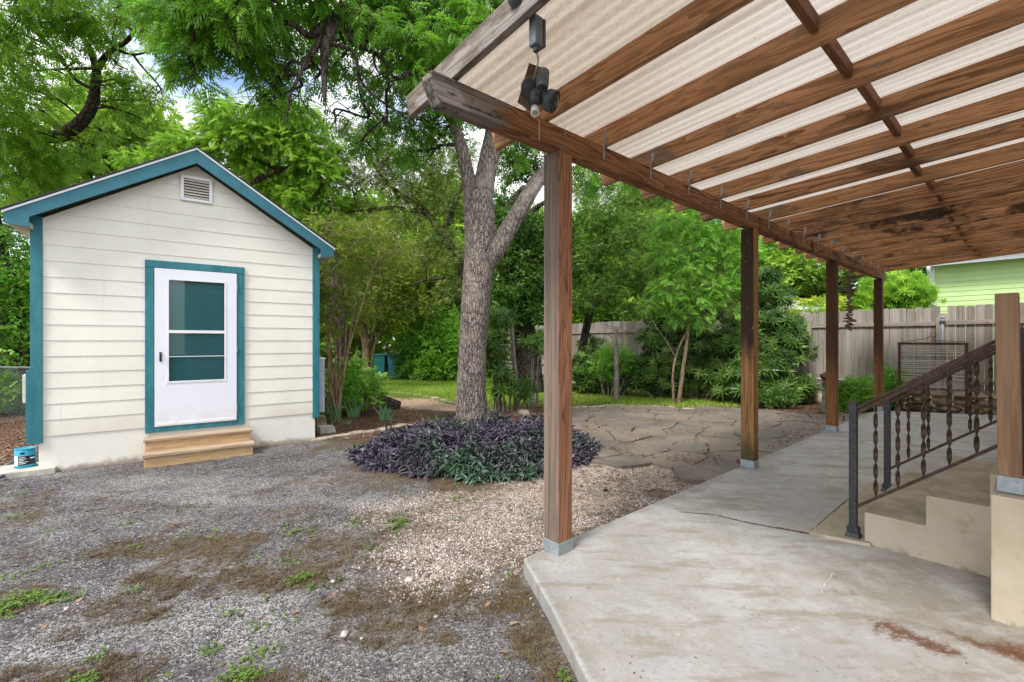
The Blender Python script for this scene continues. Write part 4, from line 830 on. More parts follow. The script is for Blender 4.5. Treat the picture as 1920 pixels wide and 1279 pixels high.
# ---- big tree beyond the shed on the left, its limb curving up from behind the roof
lim = [([(-10.6, 9.8, -.1), (-10.4, 9.6, 1.5), W(-30, 330, 9.3), W(60, 262, 9.0), W(110, 256, 8.9), W(145, 235, 8.8), W(172, 200, 8.7), W(180, 150, 8.6), W(182, 125, 8.5)], [.24, .2, .16, .13, .12, .11, .095, .075, .065]),
       ([W(182, 130, 8.5), W(196, 108, 8.4), W(215, 90, 8.3), W(240, 75, 8.2), W(262, 40, 8.0), W(290, 10, 7.8)], [.06, .05, .042, .035, .025, .015]), ([W(180, 128, 8.5), W(168, 90, 8.4), W(150, 65, 8.3), W(120, 50, 8.1), W(80, 20, 7.9)], [.06, .05, .04, .03, .02]),
       ([W(115, 245, 8.9), W(85, 215, 8.9), W(60, 195, 8.9), W(20, 190, 8.8)], [.06, .045, .035, .02]), ([W(170, 165, 8.6), W(140, 148, 8.5), W(115, 110, 8.3), W(70, 60, 8.0), W(45, 10, 7.7)], [.035, .03, .03, .045, .05]),
       ([W(218, 92, 8.3), W(245, 102, 8.3), W(275, 98, 8.2), W(297, 86, 8.2)], [.03, .022, .015, .008]), ([W(176, 128, 8.5), W(110, 130, 8.5), W(60, 133, 8.4), W(20, 130, 8.3)], [.03, .022, .014, .008])]
lb = [(15, 30, 7.2, .6), (70, 15, 7.4, .6), (130, 30, 7.8, .6), (190, 20, 7.8, .6), (245, 15, 8, .5), (30, 90, 7.6, .55), (15, 150, 7.8, .6), (115, 85, 8.2, .42), (190, 65, 8.2, .45), (70, 145, 8.2, .4), (20, 210, 8.2, .65), (80, 200, 8.8, .45), (130, 160, 8.8, .45), (240, 130, 8.7, .5), (215, 165, 8.8, .45), (260, 170, 8.8, .42), (230, 205, 8.9, .4),
      (20, 270, 8.4, .65), (60, 310, 8.8, .65), (110, 285, 9, .5), (20, 340, 8.6, .65), (100, 335, 9.2, .5), (160, 270, 9, .32), (200, 250, 9, .3), (290, 200, 8.8, .28), (170, 300, 9.2, .32), (305, 185, 8.9, .22), (270, 225, 9, .22), (300, 60, 7.8, .35), (285, 20, 7.6, .4), (-60, 60, 7, .9), (-70, 200, 8, 1), (-60, 330, 9, .9), (60, -60, 7, .9), (240, -60, 7.6, .8), (150, 120, 8.6, .28), (140, 45, 8, .4)]
lb = [(a, b2, c_, r_*.80) for a, b2, c_, r_ in lb]
tree('pecan_tree', 'tall leafy tree left of the shed with a dark limb curving up over its roof', (-10.6, 9.8, 0), lim, wb(lb), T_P, 4700, .76, L_pecan2, M_barkd, br=(.022, .009), droop=.4, shell=.2)
# ---- tree right behind the shed
lim = [([(-4.6, 12.6, -.1), (-4.7, 12.4, 2.5), W(600, 350, 12.2), W(560, 325, 12), W(520, 320, 11.8), W(470, 345, 11.6)], [.2, .18, .15, .12, .09, .05]), ([W(600, 350, 12.2), W(560, 290, 12), W(520, 250, 11.9)], [.09, .07, .04]), ([W(540, 322, 12), W(480, 300, 11.8), W(420, 270, 11.6)], [.07, .05, .03])]
lb = [(330, 275, 11.2, .35), (370, 262, 11.3, .4), (405, 225, 11.3, .4), (445, 215, 11.3, .5), (420, 265, 11.4, .5), (475, 250, 11.5, .6), (520, 220, 11.6, .55), (560, 215, 11.7, .5), (540, 270, 11.8, .6), (590, 265, 12, .6), (470, 300, 11.8, .5), (600, 320, 12, .6), (555, 330, 12.2, .5), (510, 350, 12.2, .6), (570, 375, 12.2, .6), (620, 380, 12.4, .5), (290, 300, 11.4, .3), (385, 195, 11.3, .25), (250, 300, 11.5, .35), (600, 425, 12.4, .6), (630, 300, 12.4, .35)]
tree('elm_tree', 'bright leafy tree directly behind the shed roof, right of the peak', (-4.6, 12.6, 0), lim, wb(lb), T_P2, 5200, .72, L_lime, M_barkd, br=(.025, .01), droop=.35)
# ---- olive-green live oak between shed and pecan
lim = [([(-1.12, 13.2, -.1), (-1.15, 13.1, 1.8), W(868, 500, 13), W(840, 455, 13), W(800, 400, 12.9), W(750, 365, 12.8), W(715, 330, 12.7), W(690, 290, 12.6)], [.2, .18, .15, .12, .10, .075, .05, .03]), ([W(830, 440, 13), W(850, 390, 12.9), W(870, 340, 12.9)], [.1, .07, .04]), ([W(800, 400, 12.9), W(740, 390, 12.8), W(680, 395, 12.7), W(640, 400, 12.6)], [.07, .06, .04, .02]), ([W(850, 520, 13), W(800, 525, 12.9), W(770, 535, 12.8)], [.05, .035, .02])]
lb = [(660, 250, 12.4, .4), (700, 270, 12.5, .55), (740, 300, 12.6, .6), (790, 290, 12.8, .6), (830, 320, 12.9, .6), (700, 320, 12.6, .55), (660, 340, 12.6, .5), (740, 350, 12.8, .6), (790, 350, 12.9, .6), (840, 380, 13, .6), (680, 390, 12.8, .5), (760, 400, 12.9, .6), (820, 440, 13, .6), (850, 480, 13, .5), (790, 480, 13, .5), (650, 290, 12.5, .3), (720, 240, 12.5, .3), (870, 290, 13, .5), (640, 235, 12.4, .25), (850, 540, 13.2, .5)]
tree('live_oak', 'olive green small-leaved oak with thin dark limbs between shed and pecan trunk', (-1.12, 13.2, 0), lim, wb(lb), T_SF, 11000, 1.1, L_oak, M_barkd, br=(.025, .009), droop=.1)
# ---- crape myrtle by the shed corner
mx0, my0 = G(628, 792)[:2]; bs = np.array([mx0, my0, 0]); random.seed(3)
lim = []
for (a, b2, dY) in ((597, 640, 0), (606, 560, .1), (620, 590, -.1), (632, 520, .2), (650, 600, -.1), (668, 560, .1), (700, 500, .2), (612, 470, .3), (604, 440, 0)):
    e = np.array(W(a, b2, my0+dY)); f = bs+(e-bs)*.45+np.array([random.uniform(-.12, .12), random.uniform(-.1, .1), 0]); lim.append(([bs+np.array([random.uniform(-.07, .07), random.uniform(-.05, .05), -.03]), bs*.4+f*.6+np.array([0, 0, .05]), f, e], [.028, .022, .018, .008]))
lb = [(615, 480, 8.3, .45), (640, 440, 8.5, .45), (610, 420, 8.6, .4), (670, 480, 8.7, .5), (640, 520, 8.5, .4), (700, 440, 8.8, .5), (710, 510, 9, .45), (625, 560, 8.4, .35), (670, 560, 8.7, .4), (600, 520, 8.2, .3), (690, 590, 9, .3), (745, 480, 9.2, .45), (600, 600, 8.3, .25), (640, 610, 8.5, .3)]
tree('crape_myrtle', 'multi-stemmed crape myrtle with bare tan stems beside the right shed wall', (mx0, my0, 0), lim, wb(lb), T_S, 1500, .62, L_myrtle, M_barkt, br=(.010, .004), droop=.2, nring=7, trunk_name='stems', rough=.1)
lim = []
g0 = np.array(G(690, 716)); 
for k in range(12):
    a = random.uniform(0, 6.28); e = g0+np.array([math.cos(a)*.9, math.sin(a)*.7, random.uniform(2.6, 3.8)]); f = g0+(e-g0)*.5-np.array([math.cos(a), math.sin(a), 0])*.22; lim.append(([g0+np.array([math.cos(a)*.12, math.sin(a)*.1, -.1]), f, e], [.075, .055, .03]))
lb = [(680, 560, 16, .9), (720, 540, 16.5, .9), (650, 520, 16, .8), (700, 480, 16.5, 1.0), (760, 520, 17, .9), (740, 590, 16.5, .7), (790, 570, 17, .8), (660, 600, 16, .6), (640, 450, 16, 1), (720, 430, 17, 1), (800, 500, 17.5, 1)]
tree('crape_myrtle', 'thick clump of brown bare stems under yellow green leaves beyond the lawn corner', tuple(g0), lim, wb(lb), T_S, 3800, 1.1, L_myrtle, M_barkt, br=(.02, .008), droop=.2, nring=8, trunk_name='stems')
# ---- dark trunk and dense foliage behind the first post
lim = [([W(992, 722, 13.2), W(985, 640, 13.2), W(968, 560, 13.2), W(960, 480, 13.2), W(955, 400, 13.2), W(985, 350, 13.1)], [.46, .36, .29, .24, .18, .1]), ([W(958, 470, 13.2), W(980, 420, 13.2), W(1005, 390, 13), W(1040, 370, 12.8)], [.12, .1, .08, .05])]
lim[0][0][0] = (*W(992, 722, 13.2)[:2], -.1)
lb = [(960, 560, 12.6, .6), (1000, 520, 12.8, .6), (940, 600, 12.6, .5), (950, 480, 13, .7), (1010, 580, 12.6, .5), (975, 430, 13, .8), (930, 660, 12.4, .4), (1030, 470, 13, .7), (940, 390, 13.4, .6), (1060, 540, 13, .6), (935, 540, 12.8, .45), (1045, 430, 13, .6), (1090, 480, 13, .6)]
tree('dark_tree', 'dark trunked tree with dense deep green leaves between pecan and first post', (*W(992, 722, 13.2)[:2], 0), lim, wb(lb), T_S, 5200, 1.15, L_dark, M_barkd, br=(.03, .01), droop=.35)
lb = [(1120, 400, 12.5, .7), (1160, 440, 12.4, .7), (1110, 480, 12.4, .6), (1180, 500, 12.2, .6), (1140, 540, 12.2, .55), (1200, 420, 12.6, .6), (1230, 360, 12.8, .6), (1170, 360, 12.8, .6), (1095, 560, 12.4, .45), (1215, 540, 12.4, .45), (1100, 350, 13, .6), (1250, 470, 12.6, .45), (1175, 580, 12.2, .3)]
lim = [([(1.9, 13.6, -.1), (2.1, 13.4, 1.5), W(1130, 480, 12.8), W(1140, 400, 12.8)], [.14, .12, .09, .05])]
tree('evergreen_tree', 'dense fine-leaved dark green tree hanging over the old fence, right of the first post', (1.9, 13.6, 0), lim, wb(lb), T_SF, 9500, 1.1, L_dark2, M_barkd, br=(.02, .008), droop=.4)
# ---- slim young tree by the patio
b1 = np.array(G(1272, 757)); lim = [([b1-[0, 0, .05], W(1281, 690, 10.9), W(1288, 640, 10.9), W(1292, 600, 10.9), W(1300, 540, 10.9), W(1296, 480, 10.9), W(1310, 420, 10.9)], [.05, .045, .04, .035, .03, .022, .012]), ([b1+[-.1, .02, -.05], W(1262, 700, 10.85), W(1270, 660, 10.85), W(1286, 625, 10.85)], [.035, .03, .024, .02]), ([W(1268, 672, 10.85), W(1258, 655, 10.8), W(1250, 640, 10.8)], [.016, .012, .007]), ([W(1299, 540, 10.9), W(1330, 500, 10.8), W(1350, 450, 10.7)], [.02, .014, .008])]
lb = [(1300, 560, 10.7, .45), (1250, 540, 10.7, .4), (1340, 540, 10.7, .45), (1290, 500, 10.8, .5), (1350, 480, 10.8, .45), (1240, 480, 10.8, .4), (1310, 440, 10.8, .5), (1370, 430, 10.8, .4), (1260, 420, 10.9, .4), (1330, 390, 10.9, .4), (1380, 520, 10.7, .35), (1215, 570, 10.7, .25), (1320, 600, 10.6, .25), (1270, 590, 10.6, .28), (1385, 580, 10.6, .25), (1400, 470, 10.8, .35), (1230, 440, 11, .3)]
tree('young_tree', 'slim young tree with two thin pale trunks and bright green crown behind the patio', tuple(b1), lim, wb(lb), T_P, 3400, .62, L_bush, M_barkt, br=(.010, .004), droop=.25, nring=8)
# ---- dead stubs
def stub(name, label, pts, rad, twigs=0, base=None):
    t = thing(name, label, 'tree stump', tuple(base)); m = MB(); P = smooth_line([np.array(p)-base for p in pts], 5); m.tube(P, np.interp(np.linspace(0, 1, len(P)), np.linspace(0, 1, len(rad)), rad), 10, rough=.14); m.build('trunk', M_barkg, t, True)
    for k in range(twigs):
        q = MB(); a = random.uniform(0, 6.28); z = P[-1][2]-random.uniform(.02, .5); x0 = np.array([P[-1][0], P[-1][1], z]); L = random.uniform(.3, .6); e = x0+np.array([math.cos(a)*L, math.sin(a)*L, random.uniform(-.02, .28)]); q.tube([x0, (x0+e)/2+[0, 0, -.03], e], [.011, .007, .003], 5)
        f = (x0+e)/2; q.tube([f, f+np.array([math.cos(a+.7), math.sin(a+.7), .5])*.18], [.005, .002], 4); q.build('twig', M_barkg, t)
    return t
b2_ = np.array(G(1156, 752)); stub('bare_trunk', 'bare upright grey trunk with short twigs at its top behind the patio', [b2_-[0, 0, .05], W(1156, 690, b2_[1]), W(1155, 650, b2_[1]), W(1155, 612, b2_[1])], [.07, .06, .055, .05], 16, b2_)
b3_ = np.array(G(968, 768)); stub('cut_trunk', 'cut grey bark trunk leaning left beside the pecan', [b3_-[0, 0, .05], W(967, 710, b3_[1]), W(962, 660, b3_[1]), W(959, 608, b3_[1])], [.075, .055, .05, .045], 0, b3_)

# ---- shrubs
def shrub(name, label, blobs, tm, n, sc, mat, cat='shrub', group=None, stems=5, bark=None, droop=.1, shell=.55, base_z=0, svar=.2):
    if n > 3000 and 'hedge' in name or 'viburnum' in name: blobs = list(blobs)+[(b[0], b[1], .5, b[3], b[4], .45) for b in blobs]
    bx = sum(b[0] for b in blobs)/len(blobs); by = sum(b[1] for b in blobs)/len(blobs); L = (bx, by, base_z); t = thing(name, label, cat, L, 0, group)
    bl = [(b[0]-bx, b[1]-by, b[2]-base_z, *b[3:]) for b in blobs]; m = MB()
    for b in bl:
        for k in range(stems):
            a = np.array([b[0]*.6+random.uniform(-.12, .12), b[1]*.6+random.uniform(-.1, .1), -.03]); e = np.array(b[:3])+RNG.normal(0, .4, 3)*np.array(b[3:6]); m.tube(smooth_line([a, (a+e)/2+RNG.normal(0, .06, 3), e], 3), [.014, .013, .012, .010, .008, .006, .005], 5)
    m.build('stems', bark or M_barkg, t); leaves('foliage', tm, bl, n, sc, mat, t, shell, droop, svar=svar); return t
def rosettes(name, label, blobs, n, sc, mat, group=None, base_z=0, stems=5, tmpl=None):
    if base_z == 0 and n > 400: blobs = list(blobs)+[(b[0]+random.uniform(-.2, .2), b[1]-.1, .38, .45, .4, .30) for b in blobs if b[2] < 1.9]; n = int(n*1.4)
    bx = sum(b[0] for b in blobs)/len(blobs); by = sum(b[1] for b in blobs)/len(blobs); L = (bx, by, base_z); t = thing(name, label, 'shrub', L, 0, group)
    bl = [(b[0]-bx, b[1]-by, b[2]-base_z, *b[3:]) for b in blobs]; p, d, _ = in_blobs(bl, n, .55); d[:, 2] = np.abs(d[:, 2])*.7+.45; d += RNG.normal(0, .25, d.shape)
    p[:, 2] = np.maximum(p[:, 2], .05)
    z = d/np.linalg.norm(d, axis=1, keepdims=True); x = np.cross(z, RNG.normal(size=z.shape)); 
    scatter('foliage', tmpl or T_RO, p, x, sc*(1+RNG.normal(0, .22, n)).clip(.5, 1.5), mat, t, up=z)
    m = MB()
    for b in bl:
        for k in range(stems):
            a = np.array([b[0]*.8+random.uniform(-.2, .2), b[1]*.8+random.uniform(-.2, .2), -.03]); e = np.array(b[:3])+RNG.normal(0, .35, 3)*np.array(b[3:6]); m.tube(smooth_line([a, (a+e)/2+RNG.normal(0, .05, 3), e], 3), [.016, .015, .014, .012, .010, .008, .006], 5)
    m.build('stems', M_barkg, t); return t
rosettes('oleander_shrub', 'tall dark glossy shrub with long narrow leaves behind the second post', wb([(1390, 640, 11.4, .55), (1430, 600, 11.5, .55), (1470, 640, 11.2, .5), (1440, 680, 11, .5), (1400, 700, 11, .5), (1485, 665, 10.9, .4), (1450, 560, 11.6, .4), (1440, 520, 11.7, .3), (1480, 610, 11.2, .35)]), 900, 1.15, L_glossy)
rosettes('oleander_shrub', 'broad dark shrub with rosettes of long leaves behind the slim young tree', wb([(1320, 650, 12, .55), (1290, 680, 12, .5), (1340, 700, 11.5, .5), (1250, 690, 12, .5), (1225, 640, 12.3, .45), (1300, 620, 12.3, .45), (1360, 650, 11.6, .5), (1210, 690, 12.2, .45), (1260, 630, 12.4, .45), (1370, 600, 11.9, .4), (1230, 600, 12.5, .35)]), 1000, 1.15, L_glossy)
rosettes('oleander_shrub', 'low broad leaved shrub in front of the old fence, between first post and bare trunk', wb([(1095, 690, 13, .5), (1125, 680, 13, .5), (1150, 700, 12.8, .4), (1180, 690, 12.8, .45), (1110, 650, 13.4, .35)]), 420, 1.1, L_glossy)
shrub('feathery_shrub', 'small feathery light green shrub behind the bare trunk', wb([(1150, 665, 12.3, .4), (1130, 690, 12.3, .35), (1170, 680, 12.2, .35)]), T_SF, 1300, 1., L_bush)
rosettes('loquat_shrub', 'leaning dark shrub with large leaves in front of the cut trunk', wb([(935, 700, 9.4, .3), (925, 670, 9.5, .25), (945, 730, 9.3, .25), (930, 640, 9.6, .2), (1000, 640, 10.5, .25), (985, 735, 9.7, .2), (1010, 670, 10.6, .2), (940, 600, 9.8, .25)]), 130, 1.25, L_dark, stems=3)
shrub('viburnum_shrub', 'rounded light green shrub at the far edge of the lawn', wb([(820, 650, 17.5, 1.0), (790, 640, 17.8, .8), (845, 620, 18, .9), (820, 690, 17.2, .55), (770, 660, 18, .7), (800, 600, 18.5, .9)]), T_S, 4200, 1.4, L_bush)
shrub('leafy_shrub', 'broad leaved bright green shrub behind the irises', wb([(655, 725, 9.6, .42), (680, 740, 9.4, .34), (635, 745, 9.2, .3), (690, 715, 9.8, .25), (660, 690, 9.9, .3)]), T_SB, 360, .72, L_bush, stems=3)
shrub('small_bush', 'dense low green bush between third and fourth posts', wb([(1600, 740, 9.7, .38), (1625, 735, 9.9, .36), (1590, 755, 9.5, .25), (1650, 740, 10, .3), (1575, 730, 9.9, .25)]), T_SF, 3200, 1.05, L_bush)
shrub('young_bush', 'small leafy sprout bush left of the rusty wire frame', wb([(1672, 705, 10.1, .22), (1660, 720, 10.0, .2), (1680, 725, 9.9, .15)]), T_S, 220, .85, L_bush, stems=2)
shrub('yellow_green_shrub', 'large yellow green shrub beyond the fence beside the green house', wb([(1690, 560, 13.5, .7), (1720, 560, 13.2, .5), (1665, 545, 14, .7), (1700, 535, 14, .5), (1640, 570, 14, .6)]), T_RO, 1100, 1.0, L_lime, base_z=0)
shrub('dark_groundcover', 'grey green low clump between the oleander and the hose coil', wb([(1450, 745, 10.2, .25), (1475, 742, 10.2, .25), (1430, 748, 10.2, .2)], flat=.5), T_SF, 700, 1.1, L_dark)
shrub('hedge_left', 'light green hedge left of the shed', [(-10.5, 9, .8, 1.2, 1.2, 1.3), (-11.5, 8, 1.4, 1.2, 1.2, 1.5), (-10.2, 10.5, 2.2, 1.2, 1.2, 1.4), (-9.6, 9.3, 3.0, .8, .9, .8), (-9.9, 9.2, 1.6, .8, .8, .8)], T_S, 7500, 1.15, L_lime) if False else None
shrub('leafy_hedge', 'light green leafy hedge left of the shed wall', wb([(20, 600, 9.5, .8), (50, 540, 9.8, .8), (10, 500, 9.5, .9), (60, 620, 10, .7), (40, 450, 10, .9), (0, 660, 9.4, .6), (60, 660, 10.4, .5), (-40, 560, 9.3, .9), (20, 400, 10, .8)]), T_S, 5600, 1.0, L_bush)
# vine over a low roof beyond the fence
gs_ = thing('vine_covered_shed', 'low grey shed roof beyond the fence overgrown by a yellow green vine', 'shed', (*W(1520, 590, 15.5)[:2], 0))
cx, cy, _ = W(1520, 590, 15.5); M_fargrey = m_plain('far_roof_grey', (.35, .40, .48), .6)
MB().box(-1.7, 1.9, -.6, 1.4, 0, 2.45).build('wall', m_plain('far_wall', (.4, .38, .33), .8), gs_); MB().hexa([(-1.9, -.8, 2.46), (2.1, -.8, 2.46), (2.1, 1.6, 2.46), (-1.9, 1.6, 2.46), (-1.9, -.8, 2.52), (2.1, -.8, 2.52), (1.7, .4, 2.92), (-1.5, .4, 2.92)]).build('roof', M_fargrey, gs_)
bl = [(x, -.75, 2.35+.12*math.sin(x*2), .45, .3, .32) for x in np.arange(-2.0, 1.7, .4)]+[(x, -.2, 2.75, .4, .3, .16) for x in np.arange(-.6, 1.2, .4)]; leaves('vine', T_S, bl, 2600, .95, L_vine, gs_, .6, .2)

# ---- the woods behind: a few crown shapes, copied
def far_tree(seed, tm, n, sc, mat, label, loc, h=8, r=2.6, group='trees of the woods behind the yard'):
    global RNG; keep = RNG; RNG = np.random.default_rng(seed); rs = random.Random(seed); t = thing('leafy_tree', label, 'tree', loc, 0, group); m = MB()
    m.tube(smooth_line([(0, 0, -.2), (.1, 0, h*.25), (-.1, .1, h*.5), (.1, 0, h*.8)], 4), [.22-.013*k for k in range(13)], 8, rough=.1); bl = []
    for k in range(22):
        a = rs.uniform(0, 6.28); q = rs.random()**.6*r*.8; z = h*rs.uniform(.28, .95); f = 1-abs(z/h-.55)*1.0; bl.append((math.cos(a)*q*f, math.sin(a)*q*f, z, *(rs.uniform(.3, .48)*r,)*2, rs.uniform(.22, .36)*r))
        m.tube(smooth_line([(0, 0, z*.6), (math.cos(a)*q*f*.5, math.sin(a)*q*f*.5, z*.85), bl[-1][:3]], 3), [.07-.009*j for j in range(7)], 5)
    m.build('trunk', M_barkd, t, True); leaves('crown', tm, bl, n, sc, mat, t, .55, .15); RNG = keep; return t
T_F = T_sprig(7, .17, .10, .42)
ftA = far_tree(1, T_F, 5200, 1.0, L_far, 'bright green woodland tree behind the lawn, left of the pecan', (-3.2, 22, 0), 9.5, 3.0)
ftB = far_tree(2, T_F, 5200, 1.0, L_dark2, 'dark woodland tree behind the lawn directly behind the pecan trunk', (-.8, 23.5, 0), 9, 2.9)
ftC = far_tree(3, T_F, 5200, .9, L_lime, 'yellow green woodland tree behind the old fence, right of the first post', (3.6, 23, 0), 8, 2.8)
copy_tree(ftC, (-6.6, 20, 0), 1.0, 'light green woodland tree behind the right slope of the shed roof')
copy_tree(ftB, (-9.5, 18, 0), 2.0, 'dark woodland tree behind the shed, left of its peak')
copy_tree(ftA, (-12.5, 15, 0), 3.0, 'green woodland tree behind the hedge at the left picture edge')
copy_tree(ftA, (6.9, 21.5, 0), 4.0, 'green woodland tree behind the fence, seen left of the second post')
copy_tree(ftB, (9.6, 24, 0), .7, 'dark woodland tree behind the fence, seen right of the second post').scale = (1, 1, 1)
copy_tree(ftC, (12.5, 24, 0), 2.4, 'yellow green woodland tree beyond the vine-covered roof').scale = (1.1, 1.1, .95)
copy_tree(ftA, (15.5, 22, 0), 5.2, 'green woodland tree beyond the driftwood garland').scale = (1.1, 1, .85)
copy_tree(ftA, (19, 21, 0), 1.7, 'green woodland tree just left of the green house').scale = (1.1, 1, .85)
copy_tree(ftA, (.9, 27, 0), 1.1, 'tall woodland tree farthest behind the dark trunked tree')
copy_tree(ftC, (-4.8, 28, 0), 3.9, 'yellow green woodland tree farthest behind the thick stem clump')
copy_tree(ftB, (-16, 20, 0), 3.3, 'dark woodland tree farthest left behind the shed')
# far-off wood closing the view
bl = [(x, 34+6*math.sin(x*.7)+random.uniform(-2, 2)-abs(x)*.12, random.uniform(.5, 5.0 if x < 8 else 4.2), 3.2, 2, 1.9) for x in np.arange(-42, 50, 1.3) for _ in (0, 1, 2)]
wd = leaves('woodland', T_sprig(7, .34, .2, .8), bl, 20000, 1.25, L_far, None, .6, .1); tag(wd, kind='stuff', label='far-off green wood closing the view behind all the trees', cat='woodland')

# ================================================================== FENCE, WALL, NEIGHBOUR
random.seed(21); RNG = np.random.default_rng(21)
M_fence = m_wood('fence_wood', 2, (.36, .30, .25), (.15, .115, .09), .6, grey=.6, greyc=(.40, .355, .315), vary=.55); M_fencex = m_wood('fence_rail_wood', 0, (.33, .27, .21), (.15, .12, .095), .5, grey=.5, greyc=(.38, .33, .29))
FP = np.array([10.75, 7.95]); FA = math.atan2(B[1], B[0])+math.pi      # runs along -b
fn = thing('board_fence', 'old grey wooden privacy fence of vertical boards behind the patio', 'fence', (FP[0], FP[1], 0), FA)
x = 0.0; bay = 0; 
while bay < 7:
    m = MB(); x1 = x+2.42
    while x < x1-.01:
        wd_ = random.uniform(.125, .15); z0 = .36+random.uniform(-.02, .02) if x < 6 else .12; z1 = 2.245-.006*x+random.uniform(-.02, .02); dx = random.uniform(-.006, .006); dy = random.uniform(-.004, .004); cc = .022
        if 2.28 < x < 2.36 or 2.30 < x < 2.40: z1 -= .16
        if True:
            m.prism([(x, z0), (x+wd_-.005, z0), (x+wd_-.005+dx, z1-cc), (x+wd_-.03+dx, z1), (x+.022+dx, z1), (x+dx, z1-cc)], lambda p: (p[0], dy, p[1]), lambda p: (p[0], .018+dy, p[1]))
        x += wd_
    o = m.build('board_panel', M_fence, fn); o.data.attributes.new('v', 'FLOAT', 'POINT').data.foreach_set('value', np.repeat(RNG.random(len(m.v)//12), 12).astype(np.float32))
    for z in (1.86, .62): MB().box(x1-2.42, x1-.01, .0225, .062, z-.006*x1, z+.088-.006*x1).build('rail', M_fencex, fn, bevel=.003)
    MB().box(x1-.05, x1+.05, .0645, .15, 0, 2.0).build('post', M_fence, fn, bevel=.004); bay += 1; x = x1
cp = thing('steel_pipe_post', 'grey steel pipe standing against the gap in the old fence', 'pipe', (FP[0]-B[0]*2.36-.02, FP[1]-B[1]*2.36, 0), FA)
MB().tube([(0, .12, .3), (0, .12, 1.98)], .032, 14).lathe([(.036, 1.98), (.036, 2.0), (.02, 2.03), (.004, 2.04)], (0, .12, 0), 14).build('pipe', m_plain('pipe_grey', (.22, .25, .28), .5, .2, 10, .4), cp, True); MB().box(-.045, .045, .07, .165, 1.88, 1.93).build('bracket', M_dgrey, cp, bevel=.003)
# rough stone retaining wall in front of the fence
M_stone = m_plain('limestone', (.30, .235, .16), .9, .45, 5, 0, .15, .6)
def rock(m, c, sx, sy, sz, seed=0, n=9):
    rs = random.Random(seed); P = []
    for i in range(5):
        th = math.pi*i/4
        for k in range(n):
            a = 2*math.pi*k/n; r = 1+rs.uniform(-.16, .16); e = .75; sq = lambda v: math.copysign(abs(v)**e, v); P.append((c[0]+sx*sq(math.sin(th)*math.cos(a))*r, c[1]+sy*sq(math.sin(th)*math.sin(a))*r, c[2]+sz*sq(math.cos(th))*(1+rs.uniform(-.1, .1))))
    m.add(P, [(i*n+k, (i+1)*n+k, (i+1)*n+(k+1) % n, i*n+(k+1) % n) for i in range(4) for k in range(n)])
rw = thing('retaining_wall', 'low rough tan stone wall at the foot of the old fence', 'wall', (FP[0], FP[1], 0), FA)
m = MB(); i = 0
for row, z in enumerate((.09, .25, .39)):
    x = -.2+row*.13
    while x < 5.9:
        L = random.uniform(.13, .26); rock(m, (x+L, .30+random.uniform(-.03, .03), z), L*1.02, .17, .085, i); i += 1; x += 2*L
m.build('stones', M_stone, rw)
for i, (a, b2, dd, sx, lab) in enumerate(((1508, 733, 11.2, .30, 'pale boulder at the fence foot beside the dark shrub'), (1540, 738, 11, .24, 'pale rock behind the hose coil'), (982, 762, 9.2, .13, 'pale rock beside the cut trunk'))):
    p = W(a, b2, dd); m = MB(); rock(m, (0, 0, sx*.35), sx, sx*.7, sx*.6, 40+i, 11); o = m.build('boulder', m_plain('boulder_stone', (.42, .36, .27), .9, .3, 4, 0, .15, .5) if i == 0 else bpy.data.materials['boulder_stone'], None, True); o.location = (p[0], p[1], 0 if i != 1 else .02); tag(o, lab, 'rock')
# rusty wire frame leaning by the fence
M_rust = m_plain('rusty_frame', (.115, .055, .045), .75, .4, 14, .2); M_wire = m_plain('pale_wire', (.62, .57, .52), .6, .1, 10, 0)
q0 = np.array([8.95, 9.0]); bf = thing('wire_frame', 'rusty bed spring frame with rows of horizontal wires standing before the fence', 'frame', (q0[0], q0[1], 0), FA)
for x in (0, 1.02): MB().box(x-.022, x+.022, -.02, .02, .02, 1.42).build('leg', M_rust, bf, bevel=.003)
MB().box(-.03, 1.05, -.022, .022, 1.421, 1.47).build('top_bar', M_rust, bf, bevel=.003); m = MB()
zz = [1.39, 1.355, 1.31, 1.27, 1.21, 1.10, 1.07, 1.03, .985, .95, .90, .86, .80, .74, .70, .66, .63, .60, .575, .55]
for z in zz: m.tube([(.022, 0, z+random.uniform(-.008, .008)), (.35, -.012, z), (.7, .01, z-.004), (1.0, 0, z+random.uniform(-.008, .008))], .0085, 5)
for x in (.18, .47, .78): m.tube([(x, -.005, .52), (x+.01, -.005, 1.56 if x == .47 else 1.42)], .004, 5)
for k in range(22): m.tube([(.075, 0, .6+k*.036), (.05, -.01, .62+k*.036), (.09, .01, .63+k*.036)], .003, 4)
m.build('wires', M_wire, bf); m = MB(); m.tube(smooth_line([(1.0, 0, 1.47), (.7, 0, 1.53), (.45, 0, 1.60), (.5, .02, 1.52), (.3, 0, 1.50), (0, 0, 1.49)], 5), .006, 5); m.tube(smooth_line([(.6, 0, 1.5), (.5, .05, 1.66), (.42, 0, 1.62)], 4), .004, 5); m.build('vine_stem', M_rust, bf)

